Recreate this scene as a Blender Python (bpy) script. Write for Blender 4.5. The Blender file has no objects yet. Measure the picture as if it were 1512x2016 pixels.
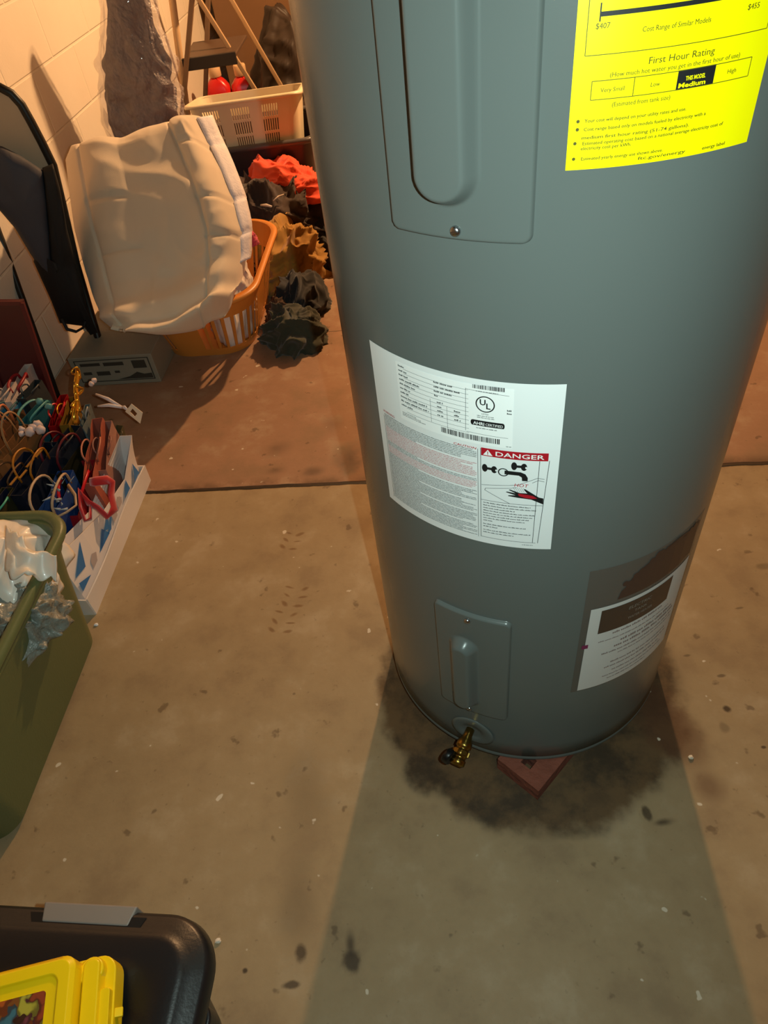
import bpy, bmesh, math, random
from mathutils import Vector, Matrix, noise
random.seed(7)
S = bpy.context.scene
COL = S.collection
R_ = math.radians

# ------------------------------------------------------------------ camera geometry
CH = 1.36                                        # lens height above the floor
FPX, NX, NY = 1400.0, 954.9, 2396.6              # focal length and nadir point of the 1512x2016 frame
dv = Vector((NX-756, NY-1008, FPX)).normalized()
zv = Vector((0, 0, 1)); fv = (zv-dv*zv.dot(dv)).normalized(); rv = dv.cross(fv)
if rv.x > 0: pass
else: rv = -rv
def ray(u, v):
    c = Vector((u-756, v-1008, FPX)); return Vector((c.dot(rv), c.dot(fv), -c.dot(dv)))
def AZ(u, v, h=0.0):                             # point on the line of sight at height h
    w = ray(u, v); t = (h-CH)/w.z; return Vector((w.x*t, w.y*t, h))
def AY(u, v, y):                                 # point on the line of sight at depth y
    w = ray(u, v); t = y/w.y; return Vector((w.x*t, y, CH+w.z*t))

cam = bpy.data.cameras.new('camera'); co = bpy.data.objects.new('camera', cam); COL.objects.link(co)
cam.sensor_fit = 'VERTICAL'; cam.sensor_height = 36; cam.lens = 36*FPX/2016; cam.clip_start = .02
X = Vector((rv.x, fv.x, -dv.x)); Dn = Vector((rv.y, fv.y, -dv.y)); F = Vector((rv.z, fv.z, -dv.z))
co.matrix_world = Matrix(((X.x, -Dn.x, -F.x, 0), (X.y, -Dn.y, -F.y, 0), (X.z, -Dn.z, -F.z, CH), (0, 0, 0, 1)))
S.camera = co

# ------------------------------------------------------------------ materials
def lin(c):
    if isinstance(c, str): c = tuple(int(c[i:i+2], 16)/255 for i in (0, 2, 4))
    return tuple((x/12.92 if x <= .04045 else ((x+.055)/1.055)**2.4) for x in c)+(1,)
MATS = {}
def M(name, col, rough=.6, metal=0, var=0.0, vscale=8, bump=0.0, bscale=40, spec=.5, sheen=0, alpha=1, trans=0, coat=0, emit=None):
    if name in MATS: return MATS[name]
    m = bpy.data.materials.new(name); m.use_nodes = True; nt = m.node_tree; b = nt.nodes['Principled BSDF']
    c = lin(col); b.inputs['Base Color'].default_value = c; b.inputs['Roughness'].default_value = rough
    b.inputs['Metallic'].default_value = metal; b.inputs['Specular IOR Level'].default_value = spec
    b.inputs['Coat Weight'].default_value = coat; b.inputs['Alpha'].default_value = alpha
    b.inputs['Transmission Weight'].default_value = trans; b.inputs['Sheen Weight'].default_value = sheen
    tc = nt.nodes.new('ShaderNodeTexCoord')
    n = nt.nodes.new('ShaderNodeTexNoise'); n.inputs['Scale'].default_value = vscale; n.inputs['Detail'].default_value = 5
    nt.links.new(tc.outputs['Object'], n.inputs['Vector'])
    mx = nt.nodes.new('ShaderNodeMix'); mx.data_type = 'RGBA'
    mx.inputs['A'].default_value = tuple(max(0, x*(1-var)) for x in c[:3])+(1,)
    mx.inputs['B'].default_value = tuple(min(1, x*(1+var)) for x in c[:3])+(1,)
    nt.links.new(n.outputs['Fac'], mx.inputs['Factor']); nt.links.new(mx.outputs['Result'], b.inputs['Base Color'])
    if bump:
        n2 = nt.nodes.new('ShaderNodeTexNoise'); n2.inputs['Scale'].default_value = bscale; n2.inputs['Detail'].default_value = 4
        nt.links.new(tc.outputs['Object'], n2.inputs['Vector'])
        bp = nt.nodes.new('ShaderNodeBump'); bp.inputs['Strength'].default_value = bump; bp.inputs['Distance'].default_value = .01
        nt.links.new(n2.outputs['Fac'], bp.inputs['Height']); nt.links.new(bp.outputs['Normal'], b.inputs['Normal'])
    MATS[name] = m; return m

class NB:                                        # tiny node builder
    def __init__(s, m): s.nt = m.node_tree
    def n(s, t, **k):
        x = s.nt.nodes.new(t)
        for a, b in k.items(): setattr(x, a, b)
        return x
    def put(s, sock, v):
        if isinstance(v, bpy.types.NodeSocket): s.nt.links.new(v, sock)
        else: sock.default_value = v
    def math(s, op, a, b=0.0, c=None, clamp=False):
        x = s.n('ShaderNodeMath', operation=op, use_clamp=clamp); s.put(x.inputs[0], a); s.put(x.inputs[1], b)
        if c is not None: s.put(x.inputs[2], c)
        return x.outputs[0]
    def mix(s, f, a, b):
        x = s.n('ShaderNodeMix', data_type='RGBA'); s.put(x.inputs['Factor'], f); s.put(x.inputs['A'], a); s.put(x.inputs['B'], b)
        return x.outputs['Result']
    def noise(s, vec, sc, det=5, rough=.55):
        x = s.n('ShaderNodeTexNoise'); s.put(x.inputs['Vector'], vec); x.inputs['Scale'].default_value = sc
        x.inputs['Detail'].default_value = det; x.inputs['Roughness'].default_value = rough; return x.outputs['Fac']
    def step(s, v, lo, hi):                      # 0 below lo, 1 above hi
        x = s.n('ShaderNodeMapRange', interpolation_type='SMOOTHSTEP'); s.put(x.inputs['Value'], v)
        x.inputs['From Min'].default_value = lo; x.inputs['From Max'].default_value = hi
        x.inputs['To Min'].default_value = 0; x.inputs['To Max'].default_value = 1; return x.outputs['Result']

def floor_material():
    m = bpy.data.materials.new('stained_concrete'); m.use_nodes = True; b = m.node_tree.nodes['Principled BSDF']; q = NB(m)
    P = q.n('ShaderNodeTexCoord').outputs['Object']; sp = q.n('ShaderNodeSeparateXYZ'); q.put(sp.inputs[0], P)
    x, y = sp.outputs['X'], sp.outputs['Y']
    big = q.noise(P, 1.7, 6, .6); mid = q.noise(P, 7, 7, .62); fine = q.noise(P, 60, 4, .6); wob = q.noise(P, 14, 5)
    yr = q.math('ADD', q.math('MULTIPLY', y, .9903), q.math('MULTIPLY', x, .139))
    wj = q.math('MULTIPLY', q.math('SUBTRACT', wob, .5), .012)
    yw = q.math('ADD', yr, wj)
    back = q.step(yw, 1.469, 1.473)
    f1 = q.mix(big, lin('927a58'), lin('a99473')); f2 = q.mix(big, lin('8c6850'), lin('a88368'))
    c = q.mix(back, f1, f2)
    c = q.mix(q.math('MULTIPLY', q.step(mid, .48, .68), .5), c, lin('80694f'))
    c = q.mix(q.math('MULTIPLY', q.step(mid, .50, .30), .35), c, lin('bfae92'))
    c = q.mix(q.math('MULTIPLY', q.step(fine, .64, .74), .35), c, lin('5b4a38'))
    sp2 = q.noise(P, 23, 3, .5)
    c = q.mix(q.math('MULTIPLY', q.step(sp2, .66, .73), .55), c, lin('54402e'))
    def blob(cx, cy, rx, ry, col, k, ns=.25, sc=9, soft=.12, rot=0):
        nonlocal c
        ca, sa = math.cos(rot), math.sin(rot)
        dx = q.math('SUBTRACT', x, cx); dy = q.math('SUBTRACT', y, cy)
        u = q.math('DIVIDE', q.math('ADD', q.math('MULTIPLY', dx, ca), q.math('MULTIPLY', dy, sa)), rx)
        v = q.math('DIVIDE', q.math('ADD', q.math('MULTIPLY', dx, -sa), q.math('MULTIPLY', dy, ca)), ry)
        r = q.math('SQRT', q.math('ADD', q.math('MULTIPLY', u, u), q.math('MULTIPLY', v, v)))
        nn = wob if sc == 9 else q.noise(P, sc, 4)
        r = q.math('ADD', r, q.math('MULTIPLY', q.math('SUBTRACT', nn, .5), ns))
        f = q.math('MULTIPLY', q.step(r, 1.0, 1.0-soft), k)
        c = q.mix(f, c, col if not isinstance(col, str) else lin(col))
    # damp rust stain around the water heater
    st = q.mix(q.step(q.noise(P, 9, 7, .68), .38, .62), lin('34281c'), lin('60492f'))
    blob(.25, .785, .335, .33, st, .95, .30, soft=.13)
    blob(.50, .66, .07, .13, '5a3a26', .6, 1.0, soft=.5, rot=.3)
    blob(.53, .52, .04, .05, '5a3a2a', .55, 1.6, soft=.9)
    # dark smudges near the joint and under foot
    for (cx, cy, rx, ry, k) in ((-.075, 1.60, .07, .10, .75), (-.30, 1.70, .06, .05, .4), (-.19, 1.57, .05, .03, .55), (-.30, 1.60, .05, .03, .5), (-.12, 1.78, .05, .06, .3),
                                (-.16, .32, .022, .022, .85), (-.16, .345, .012, .03, .8), (-.245, .345, .013, .02, .8), (-.262, .30, .02, .008, .8), (-.25, .42, .05, .12, .3),
                                (-.23, .62, .07, .14, .25), (-.34, .33, .007, .006, .9), (-.175, .19, .012, .012, .85), (-.19, .21, .02, .005, .8), (-.14, .215, .008, .006, .8),
                                (.649, .742, .011, .005, .6), (.628, .668, .010, .010, .9), (.606, .63, .012, .016, .35), (.865, 1.005, .022, .014, .4), (.76, .90, .013, .004, .5), (.60, .80, .01, .004, .5), (.66, .58, .006, .004, .8),
                                (.42, .47, .03, .010, .8), (.40, .49, .01, .02, .8), (.32, .53, .04, .02, .4)):
        blob(cx, cy, rx, ry, '3d2f22', k, 1.6 if max(rx, ry) > .025 else .9, 9 if max(rx, ry) > .025 else 40, soft=1.0 if max(rx, ry) > .025 else .6)
    # two lug-soled footprints pressed in rusty dirt
    for (fx, fy, fr) in ((-.262, 1.08, -.35), (-.27, 1.27, -.4)):
        for i in range(6):
            for s in (-1, 1):
                yy = (i-2.5)*.026; xx = s*(.020 if fy < 1.2 else .016)*(1.15-abs(i-2.5)*.12)
                if fy > 1.2 and i < 3: continue
                px = fx+xx*math.cos(fr)-yy*math.sin(fr); py = fy+xx*math.sin(fr)+yy*math.cos(fr)
                blob(px+.004*math.sin(i*5+s), py, .015+.004*math.sin(i*3.1), .0055+.002*math.cos(i*2.3+s), '6a4320', .6, 1.1, 40, soft=.7, rot=fr+s*.4+.3*math.sin(i*4))
    # pale specks of plaster
    c = q.mix(q.math('MULTIPLY', q.step(q.noise(P, 31, 2, .4), .735, .76), .8), c, lin('d8ccb8'))
    # expansion joint and hairline crack
    dj = q.math('ABSOLUTE', q.math('SUBTRACT', yw, 1.471))
    jm = q.step(dj, .0088, .0052); c = q.mix(jm, c, lin('1f1710'))
    edge = q.math('MULTIPLY', q.step(dj, .05, .0), q.math('MULTIPLY', back, q.step(mid, .40, .6))); c = q.mix(q.math('MULTIPLY', edge, .7), c, lin('4a3424'))
    dh = q.math('ABSOLUTE', q.math('SUBTRACT', yw, 2.295)); hm = q.step(dh, .003, .0012); c = q.mix(q.math('MULTIPLY', hm, .75), c, lin('3a281c'))
    q.put(b.inputs['Base Color'], c)
    q.put(b.inputs['Roughness'], q.math('ADD', q.math('MULTIPLY', mid, .3), .42)); b.inputs['Specular IOR Level'].default_value = .35
    h = q.math('ADD', q.math('MULTIPLY', mid, .5), q.math('MULTIPLY', fine, .16)); h = q.math('SUBTRACT', h, q.math('MULTIPLY', jm, 2.5))
    bp = q.n('ShaderNodeBump'); bp.inputs['Strength'].default_value = .35; bp.inputs['Distance'].default_value = .006
    q.put(bp.inputs['Height'], h); q.put(b.inputs['Normal'], bp.outputs['Normal'])
    return m

def block_material():
    m = bpy.data.materials.new('painted_block'); m.use_nodes = True; b = m.node_tree.nodes['Principled BSDF']; q = NB(m)
    P = q.n('ShaderNodeTexCoord').outputs['Object']; sp = q.n('ShaderNodeSeparateXYZ'); q.put(sp.inputs[0], P)
    cb = q.n('ShaderNodeCombineXYZ'); q.put(cb.inputs[0], sp.outputs['X']); q.put(cb.inputs[1], sp.outputs['Z'])
    br = q.n('ShaderNodeTexBrick'); q.put(br.inputs['Vector'], cb.outputs[0]); br.inputs['Scale'].default_value = 1
    br.inputs['Brick Width'].default_value = .4; br.inputs['Row Height'].default_value = .2; br.inputs['Mortar Size'].default_value = .006; br.inputs['Mortar Smooth'].default_value = .6
    n = q.noise(P, 3, 6); n2 = q.noise(P, 90, 4)
    c = q.mix(n, lin('d8ccba'), lin('eae0d0')); c = q.mix(q.math('MULTIPLY', br.outputs['Fac'], .28), c, lin('fbf2d8'))
    c = q.mix(q.math('MULTIPLY', q.step(q.noise(P, 16, 4), .68, .75), .5), c, lin('a8946e'))
    q.put(b.inputs['Base Color'], c); b.inputs['Roughness'].default_value = .6
    h = q.math('SUBTRACT', q.math('MULTIPLY', n2, .25), q.math('MULTIPLY', br.outputs['Fac'], 1.0))
    bp = q.n('ShaderNodeBump'); bp.inputs['Strength'].default_value = .55; bp.inputs['Distance'].default_value = .006
    q.put(bp.inputs['Height'], h); q.put(b.inputs['Normal'], bp.outputs['Normal']); return m

# ------------------------------------------------------------------ object helpers
def link(name, verts, faces, mat, parent=None, smooth=False, solid=0, bevel=0, mats=None, fm=None, subd=0):
    me = bpy.data.meshes.new(name); me.from_pydata([tuple(v) for v in verts], [], faces); me.validate()
    bm = bmesh.new(); bm.from_mesh(me); bmesh.ops.remove_doubles(bm, verts=bm.verts, dist=1e-6); bmesh.ops.recalc_face_normals(bm, faces=bm.faces)
    if fm is None: bm.to_mesh(me)
    bm.free()
    for mm in (mats or [mat]): me.materials.append(mm)
    if fm:
        for p, i in zip(me.polygons, fm): p.material_index = i
    if smooth:
        for p in me.polygons: p.use_smooth = True
    o = bpy.data.objects.new(name, me); COL.objects.link(o)
    if parent:
        o.parent = parent
        o.matrix_parent_inverse = Matrix.Translation(-Vector(parent.location))   # parents are unrotated empties
    if bevel:
        b = o.modifiers.new('bevel', 'BEVEL'); b.width = bevel; b.segments = 3; b.limit_method = 'ANGLE'; b.angle_limit = R_(40)
        for p in me.polygons: p.use_smooth = True
        o.modifiers.new('wn', 'WEIGHTED_NORMAL')
    if solid: s = o.modifiers.new('solid', 'SOLIDIFY'); s.thickness = solid; s.offset = 0
    if subd: s = o.modifiers.new('sub', 'SUBSURF'); s.levels = s.render_levels = subd
    return o
def tag(o, label, cat, group=None):
    o['label'] = label; o['category'] = cat
    if group: o['group'] = group
    return o
def thing(name, loc, label, cat, group=None):
    o = bpy.data.objects.new(name, None); COL.objects.link(o); o.location = Vector(loc); o.empty_display_size = .05
    return tag(o, label, cat, group)

class G:                                         # geometry collector
    def __init__(s): s.v = []; s.f = []
    def add(s, v, f):
        k = len(s.v); s.v += [Vector(p) for p in v]; s.f += [tuple(i+k for i in q) for q in f]; return s
    def box(s, c, hx, hy, hz, rz=0, M4=None):
        vs = [Vector((sx*hx, sy*hy, sz*hz)) for sz in (-1, 1) for sy in (-1, 1) for sx in (-1, 1)]
        T = M4 or Matrix.Translation(Vector(c)) @ Matrix.Rotation(rz, 4, 'Z')
        return s.add([T @ v for v in vs], [(0, 2, 3, 1), (4, 5, 7, 6), (0, 1, 5, 4), (2, 6, 7, 3), (0, 4, 6, 2), (1, 3, 7, 5)])
    def beam(s, a, b, w, d=None, up=(0, 0, 1)):
        a, b = Vector(a), Vector(b); d = d or w; z = (b-a).normalized(); u = Vector(up)
        if abs(z.dot(u)) > .98: u = Vector((0, 1, 0))
        x = u.cross(z).normalized(); y = z.cross(x)
        vs = [p+x*i*w/2+y*j*d/2 for p in (a, b) for (i, j) in ((-1, -1), (1, -1), (1, 1), (-1, 1))]
        return s.add(vs, [(0, 3, 2, 1), (4, 5, 6, 7), (0, 1, 5, 4), (1, 2, 6, 5), (2, 3, 7, 6), (3, 0, 4, 7)])
    def tube(s, pts, r, n=8, flat=1.0, closed=False, cap=True):
        pts = [Vector(p) for p in pts]; N = len(pts); vs = []; px = None
        for i, p in enumerate(pts):
            t = (pts[(i+1) % N]-pts[i-1]) if closed else (pts[min(i+1, N-1)]-pts[max(i-1, 0)])
            t.normalize()
            x = (px-t*px.dot(t)) if px else t.orthogonal()
            x.normalize(); px = x; y = t.cross(x); rr = r[i] if isinstance(r, (list, tuple)) else r
            vs += [p+x*rr*math.cos(a)+y*rr*flat*math.sin(a) for a in (2*math.pi*k/n for k in range(n))]
        fs = [(i*n+k, i*n+(k+1) % n, ((i+1) % N)*n+(k+1) % n, ((i+1) % N)*n+k) for i in range(N if closed else N-1) for k in range(n)]
        if cap and not closed: fs += [tuple(range(n))[::-1], tuple((N-1)*n+k for k in range(n))]
        return s.add(vs, fs)
    def lathe(s, prof, c=(0, 0, 0), n=96, T=None):
        T = T or Matrix.Translation(Vector(c)); vs = []; N = len(prof)
        for (r, z) in prof: vs += [T @ Vector((r*math.cos(2*math.pi*k/n), r*math.sin(2*math.pi*k/n), z)) for k in range(n)]
        fs = [(i*n+k, i*n+(k+1) % n, (i+1)*n+(k+1) % n, (i+1)*n+k) for i in range(N-1) for k in range(n)]
        if prof[0][0] > 1e-4: fs.append(tuple(range(n))[::-1])
        if prof[-1][0] > 1e-4: fs.append(tuple((N-1)*n+k for k in range(n)))
        return s.add(vs, fs)
    def loft(s, rings, cap0=True, cap1=True):
        n = len(rings[0]); vs = [p for r in rings for p in r]
        fs = [(i*n+k, i*n+(k+1) % n, (i+1)*n+(k+1) % n, (i+1)*n+k) for i in range(len(rings)-1) for k in range(n)]
        if cap0: fs.append(tuple(range(n))[::-1])
        if cap1: fs.append(tuple((len(rings)-1)*n+k for k in range(n)))
        return s.add(vs, fs)
    def grid(s, fn, nu, nv):
        vs = [fn(i/nu, j/nv) for j in range(nv+1) for i in range(nu+1)]
        return s.add(vs, [(j*(nu+1)+i, j*(nu+1)+i+1, (j+1)*(nu+1)+i+1, (j+1)*(nu+1)+i) for j in range(nv) for i in range(nu)])
    def out(s, name, mat, parent=None, **k): return link(name, s.v, s.f, mat, parent, **k)

def rr(cx, cy, hx, hy, r, z, rot=0, n=8, tilt=None):         # rounded rectangle ring
    pts = []
    for (sx, sy, a0) in ((1, 1, 0), (-1, 1, 90), (-1, -1, 180), (1, -1, 270)):
        for k in range(n+1):
            a = R_(a0+90*k/n); pts.append(Vector((sx*(hx-r)+r*math.cos(a), sy*(hy-r)+r*math.sin(a), 0)))
    Rm = Matrix.Rotation(rot, 3, 'Z'); return [Rm @ p+Vector((cx, cy, z)) for p in pts]
def rr_even(cx, cy, hx, hy, r, z, rot, N):       # same ring, N evenly spaced points
    base = rr(0, 0, hx, hy, r, 0, 0, 10); L = [0]
    for i in range(len(base)): L.append(L[-1]+(base[(i+1) % len(base)]-base[i]).length)
    out = []; Rm = Matrix.Rotation(rot, 3, 'Z'); j = 0
    for k in range(N):
        t = L[-1]*k/N
        while L[j+1] < t: j += 1
        a, b = base[j], base[(j+1) % len(base)]; f = (t-L[j])/max(1e-9, L[j+1]-L[j])
        out.append(Rm @ (a.lerp(b, f))+Vector((cx, cy, z)))
    return out
def smooth(a, b, x):
    t = max(0, min(1, (x-a)/(b-a))); return t*t*(3-2*t)
def rn(p, s, seed=0):                            # ridged fold noise in 0..1
    p = Vector(p)*s+Vector((seed*7.3, seed*3.1, seed*1.7)); w = Vector((noise.noise(p*.7), noise.noise(p*.7+Vector((5, 5, 5))), 0))*.8
    return 1-abs(noise.noise(p+w))*2.2
def cloth(name, c, rx, ry, h, rot, seed, mat, parent=None, amp=.5, fs=9, n=64, edge=.35, z0=0, flat=.5):
    """a heap of cloth: closed lump with long soft folds and a ragged hem"""
    cx, cy = c[0], c[1]; rings = []; g = G(); ca, sa = math.cos(rot), math.sin(rot); K = 40; N = n*2; m = min(rx, ry, h)
    A1 = seed*1.3; c1, s1 = math.cos(A1), math.sin(A1)
    for j in range(K+1):
        q = j/K; ring = []; R0 = math.cos(q*math.pi/2)**.75; Z0 = math.sin(q*math.pi/2)**.9
        for k in range(N):
            a = 2*math.pi*k/N
            e = 1+edge*noise.noise(Vector((math.cos(a)*1.3, math.sin(a)*1.3, seed*2.1)))+edge*.5*noise.noise(Vector((math.cos(a)*3.5, math.sin(a)*3.5, seed)))
            top = 1+edge*.9*noise.noise(Vector((math.cos(a)*R0*1.4, math.sin(a)*R0*1.4, seed*3.3)))
            x, y, z = rx*R0*e*math.cos(a), ry*R0*e*math.sin(a), h*Z0*top
            nx_, ny_, nz_ = Vector((x/rx**2, y/ry**2, z/h**2)).normalized()
            P = Vector((x*c1-y*s1, x*s1+y*c1, z)); w = noise.noise(P*fs*.6+Vector((seed, 3, 1)))*.09
            Q = Vector(((P.x+w)*fs*1.35, (P.y-w)*fs*.6, (P.z+w*.7)*fs*1.1))+Vector((seed*3.1, seed*1.7, 0))
            r1 = 1-min(1, abs(noise.noise(Q))*2.6); r2 = 1-min(1, abs(noise.noise(Q*2.3+Vector((7, 1, 4))))*2.6)
            d = amp*m*(.42*r1*r1+.14*r2*r2-.12)
            x += nx_*d; y += ny_*d; z = max(0, z+nz_*d) if j else 0
            ring.append(Vector((cx+x*ca-y*sa, cy+x*sa+y*ca, z0+z)))
        rings.append(ring)
    g.loft(rings, True, True); return g.out(name, mat, parent, smooth=True)

# ------------------------------------------------------------------ room
W0 = Vector((-1.45, 0, 0)); TH = math.atan(.15)             # left wall line x = -1.45 + .15 y
floor_m = floor_material(); block_m = block_material()
Rr = Matrix.Rotation(-TH, 3, 'Z')
def room(x, y, z=0): return Rr @ Vector((x, y, 0))+W0+Vector((0, 0, z))      # x away from the wall, y along it
f = G(); f.add([room(0, -2.2), room(4.2, -2.2), room(4.2, 6.2), room(0, 6.2)]+[room(0, -2.2, -.1), room(4.2, -2.2, -.1), room(4.2, 6.2, -.1), room(0, 6.2, -.1)],
               [(0, 1, 2, 3), (7, 6, 5, 4), (0, 4, 5, 1), (1, 5, 6, 2), (2, 6, 7, 3), (3, 7, 4, 0)])
o = f.out('floor', floor_m); o['kind'] = 'structure'
def wall(name, p, L, ang, mat, H=2.35):
    g = G(); g.box((0, 0, 0), 1, 1, 1, M4=Matrix.Translation(Vector((L/2, .05, H/2))) @ Matrix.Diagonal((L/2, .05, H/2, 1)))
    o = g.out(name, mat); o.location = p; o.rotation_euler.z = ang; o['kind'] = 'structure'; return o
wall('wall_left', room(0, -2.2), 8.4, math.pi/2-TH, block_m)
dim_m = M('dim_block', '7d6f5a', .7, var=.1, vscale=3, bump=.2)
wall('wall_back', room(0, 6.2), 4.2, -TH, block_m)
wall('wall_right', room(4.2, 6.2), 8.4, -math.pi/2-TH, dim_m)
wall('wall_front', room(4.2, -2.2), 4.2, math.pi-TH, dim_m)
ceil_m = M('ceiling_wood', '4f4030', .8, var=.25, vscale=3)
g = G(); g.add([room(-.1, -2.3, 2.35), room(4.3, -2.3, 2.35), room(4.3, 6.3, 2.35), room(-.1, 6.3, 2.35)]+[room(-.1, -2.3, 2.4), room(4.3, -2.3, 2.4), room(4.3, 6.3, 2.4), room(-.1, 6.3, 2.4)],
               [(3, 2, 1, 0), (4, 5, 6, 7), (0, 1, 5, 4), (1, 2, 6, 5), (2, 3, 7, 6), (3, 0, 4, 7)])
o = g.out('ceiling', ceil_m); o['kind'] = 'structure'

# ------------------------------------------------------------------ water heater
HC = Vector((.2577, .8771, 0)); HR = .28; ZB, ZT = .041, 1.46
steel = M('heater_enamel', '606765', .24, var=.03, vscale=5, bump=.01, bscale=300, spec=.42)
steel2 = M('heater_lid_enamel', '4c5356', .4, var=.04)
def cyl(th, z, r): a = R_(th); return Vector((HC.x+r*math.sin(a), HC.y-r*math.cos(a), z))
H = thing('water_heater', (HC.x, HC.y, .0), 'tall round dark grey electric water heater standing in the damp stain', 'water heater')
g = G(); prof = [(HR-.012, ZB), (HR-.001, ZB+.001), (HR, ZB+.004), (HR, ZB+.012), (HR-.002, ZB+.014), (HR, ZB+.016)]
prof += [(HR, ZB+.016+(ZT-ZB-.032)*i/30) for i in range(1, 31)]+[(HR-.002, ZT-.013), (HR, ZT-.010)]
g.lathe(prof+[(HR, ZT)], HC, 192); g.out('tank_jacket', steel, H, smooth=True)
g = G(); g.lathe([(HR+.004, ZT-.02), (HR+.006, ZT-.018), (HR+.006, ZT+.012), (HR-.02, ZT+.03), (HR-.12, ZT+.045), (.02, ZT+.05)], HC, 128); g.out('top_lid', steel2, H, smooth=True)
pipe_m = M('copper_pipe', 'b06a3c', .35, metal=1)
for sx in (-.1, .1):
    g = G(); g.lathe([(.011, ZT+.04), (.011, 2.35)], (HC.x+sx, HC.y+.02, 0), 24); g.out('water_pipe', pipe_m, H, smooth=True)
g = G(); g.box((HC.x, HC.y-.13, ZT+.045), .05, .035, .012); g.out('junction_cover', steel2, H, bevel=.003)

def stad(x, z, x0, x1, z0, z1, r):               # signed distance to a rounded box (negative inside)
    cx, cz, hx, hz = (x0+x1)/2, (z0+z1)/2, (x1-x0)/2-r, (z1-z0)/2-r
    dx, dz = abs(x-cx)-hx, abs(z-cz)-hz
    return math.hypot(max(dx, 0), max(dz, 0))+min(max(dx, dz), 0)-r
def panel(name, t0, t1, z0, z1, pk, screws, step=.0017, r0=.010, ramp=.012, ht=.018):
    w = R_(t1-t0)*HR; nu = int(w/step); nv = int((z1-z0)/step)
    def fn(u, v):
        x = -.004+u*(w+.008); z = z0-.004+v*(z1-z0+.008)
        d = stad(x, z, 0, w, z0, z1, r0)
        b = .0062*smooth(0, -.0035, d)-.003*smooth(-.0005, .001, d)
        px0, px1, pz0, pz1, pr = pk
        d2 = stad(x, z, px0, px1, pz0, pz1, pr); b += ht*smooth(0, -ramp, d2)
        return cyl(t0+math.degrees(x/HR), z, HR+b)
    o = G().grid(fn, nu, nv).out(name, steel, H, smooth=True)
    for (t, z) in screws:
        T = Matrix.Translation(cyl(t, z, HR+.0063)) @ Matrix.Rotation(R_(t), 4, 'Z') @ Matrix.Rotation(R_(90), 4, 'X')
        q = G(); q.lathe([(.0052, 0), (.0052, .0012), (.0040, .0030), (.0018, .0036), (0.0, .0037)], T=T, n=20)
        q.add([T @ Vector(p) for p in ((-.0035, -.0006, .0038), (.0035, -.0006, .0038), (.0035, .0006, .0038), (-.0035, .0006, .0038))], [(0, 1, 2, 3)])
        q.out('screw', M('zinc_screw', 'b8bcc0', .25, metal=1), o, smooth=True)
    return o
panel('upper_access_cover', -47.8, -18.6, 1.0615, 1.395, (.033, .096, 1.094, 1.362, .031), ((-33, 1.0725), (-33, 1.383)))
panel('lower_access_cover', -45.2, -19.2, .192, .482, (.026, .078, .214, .420, .026), ((-33, .467), (-33.3, .203)), ramp=.016)

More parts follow.
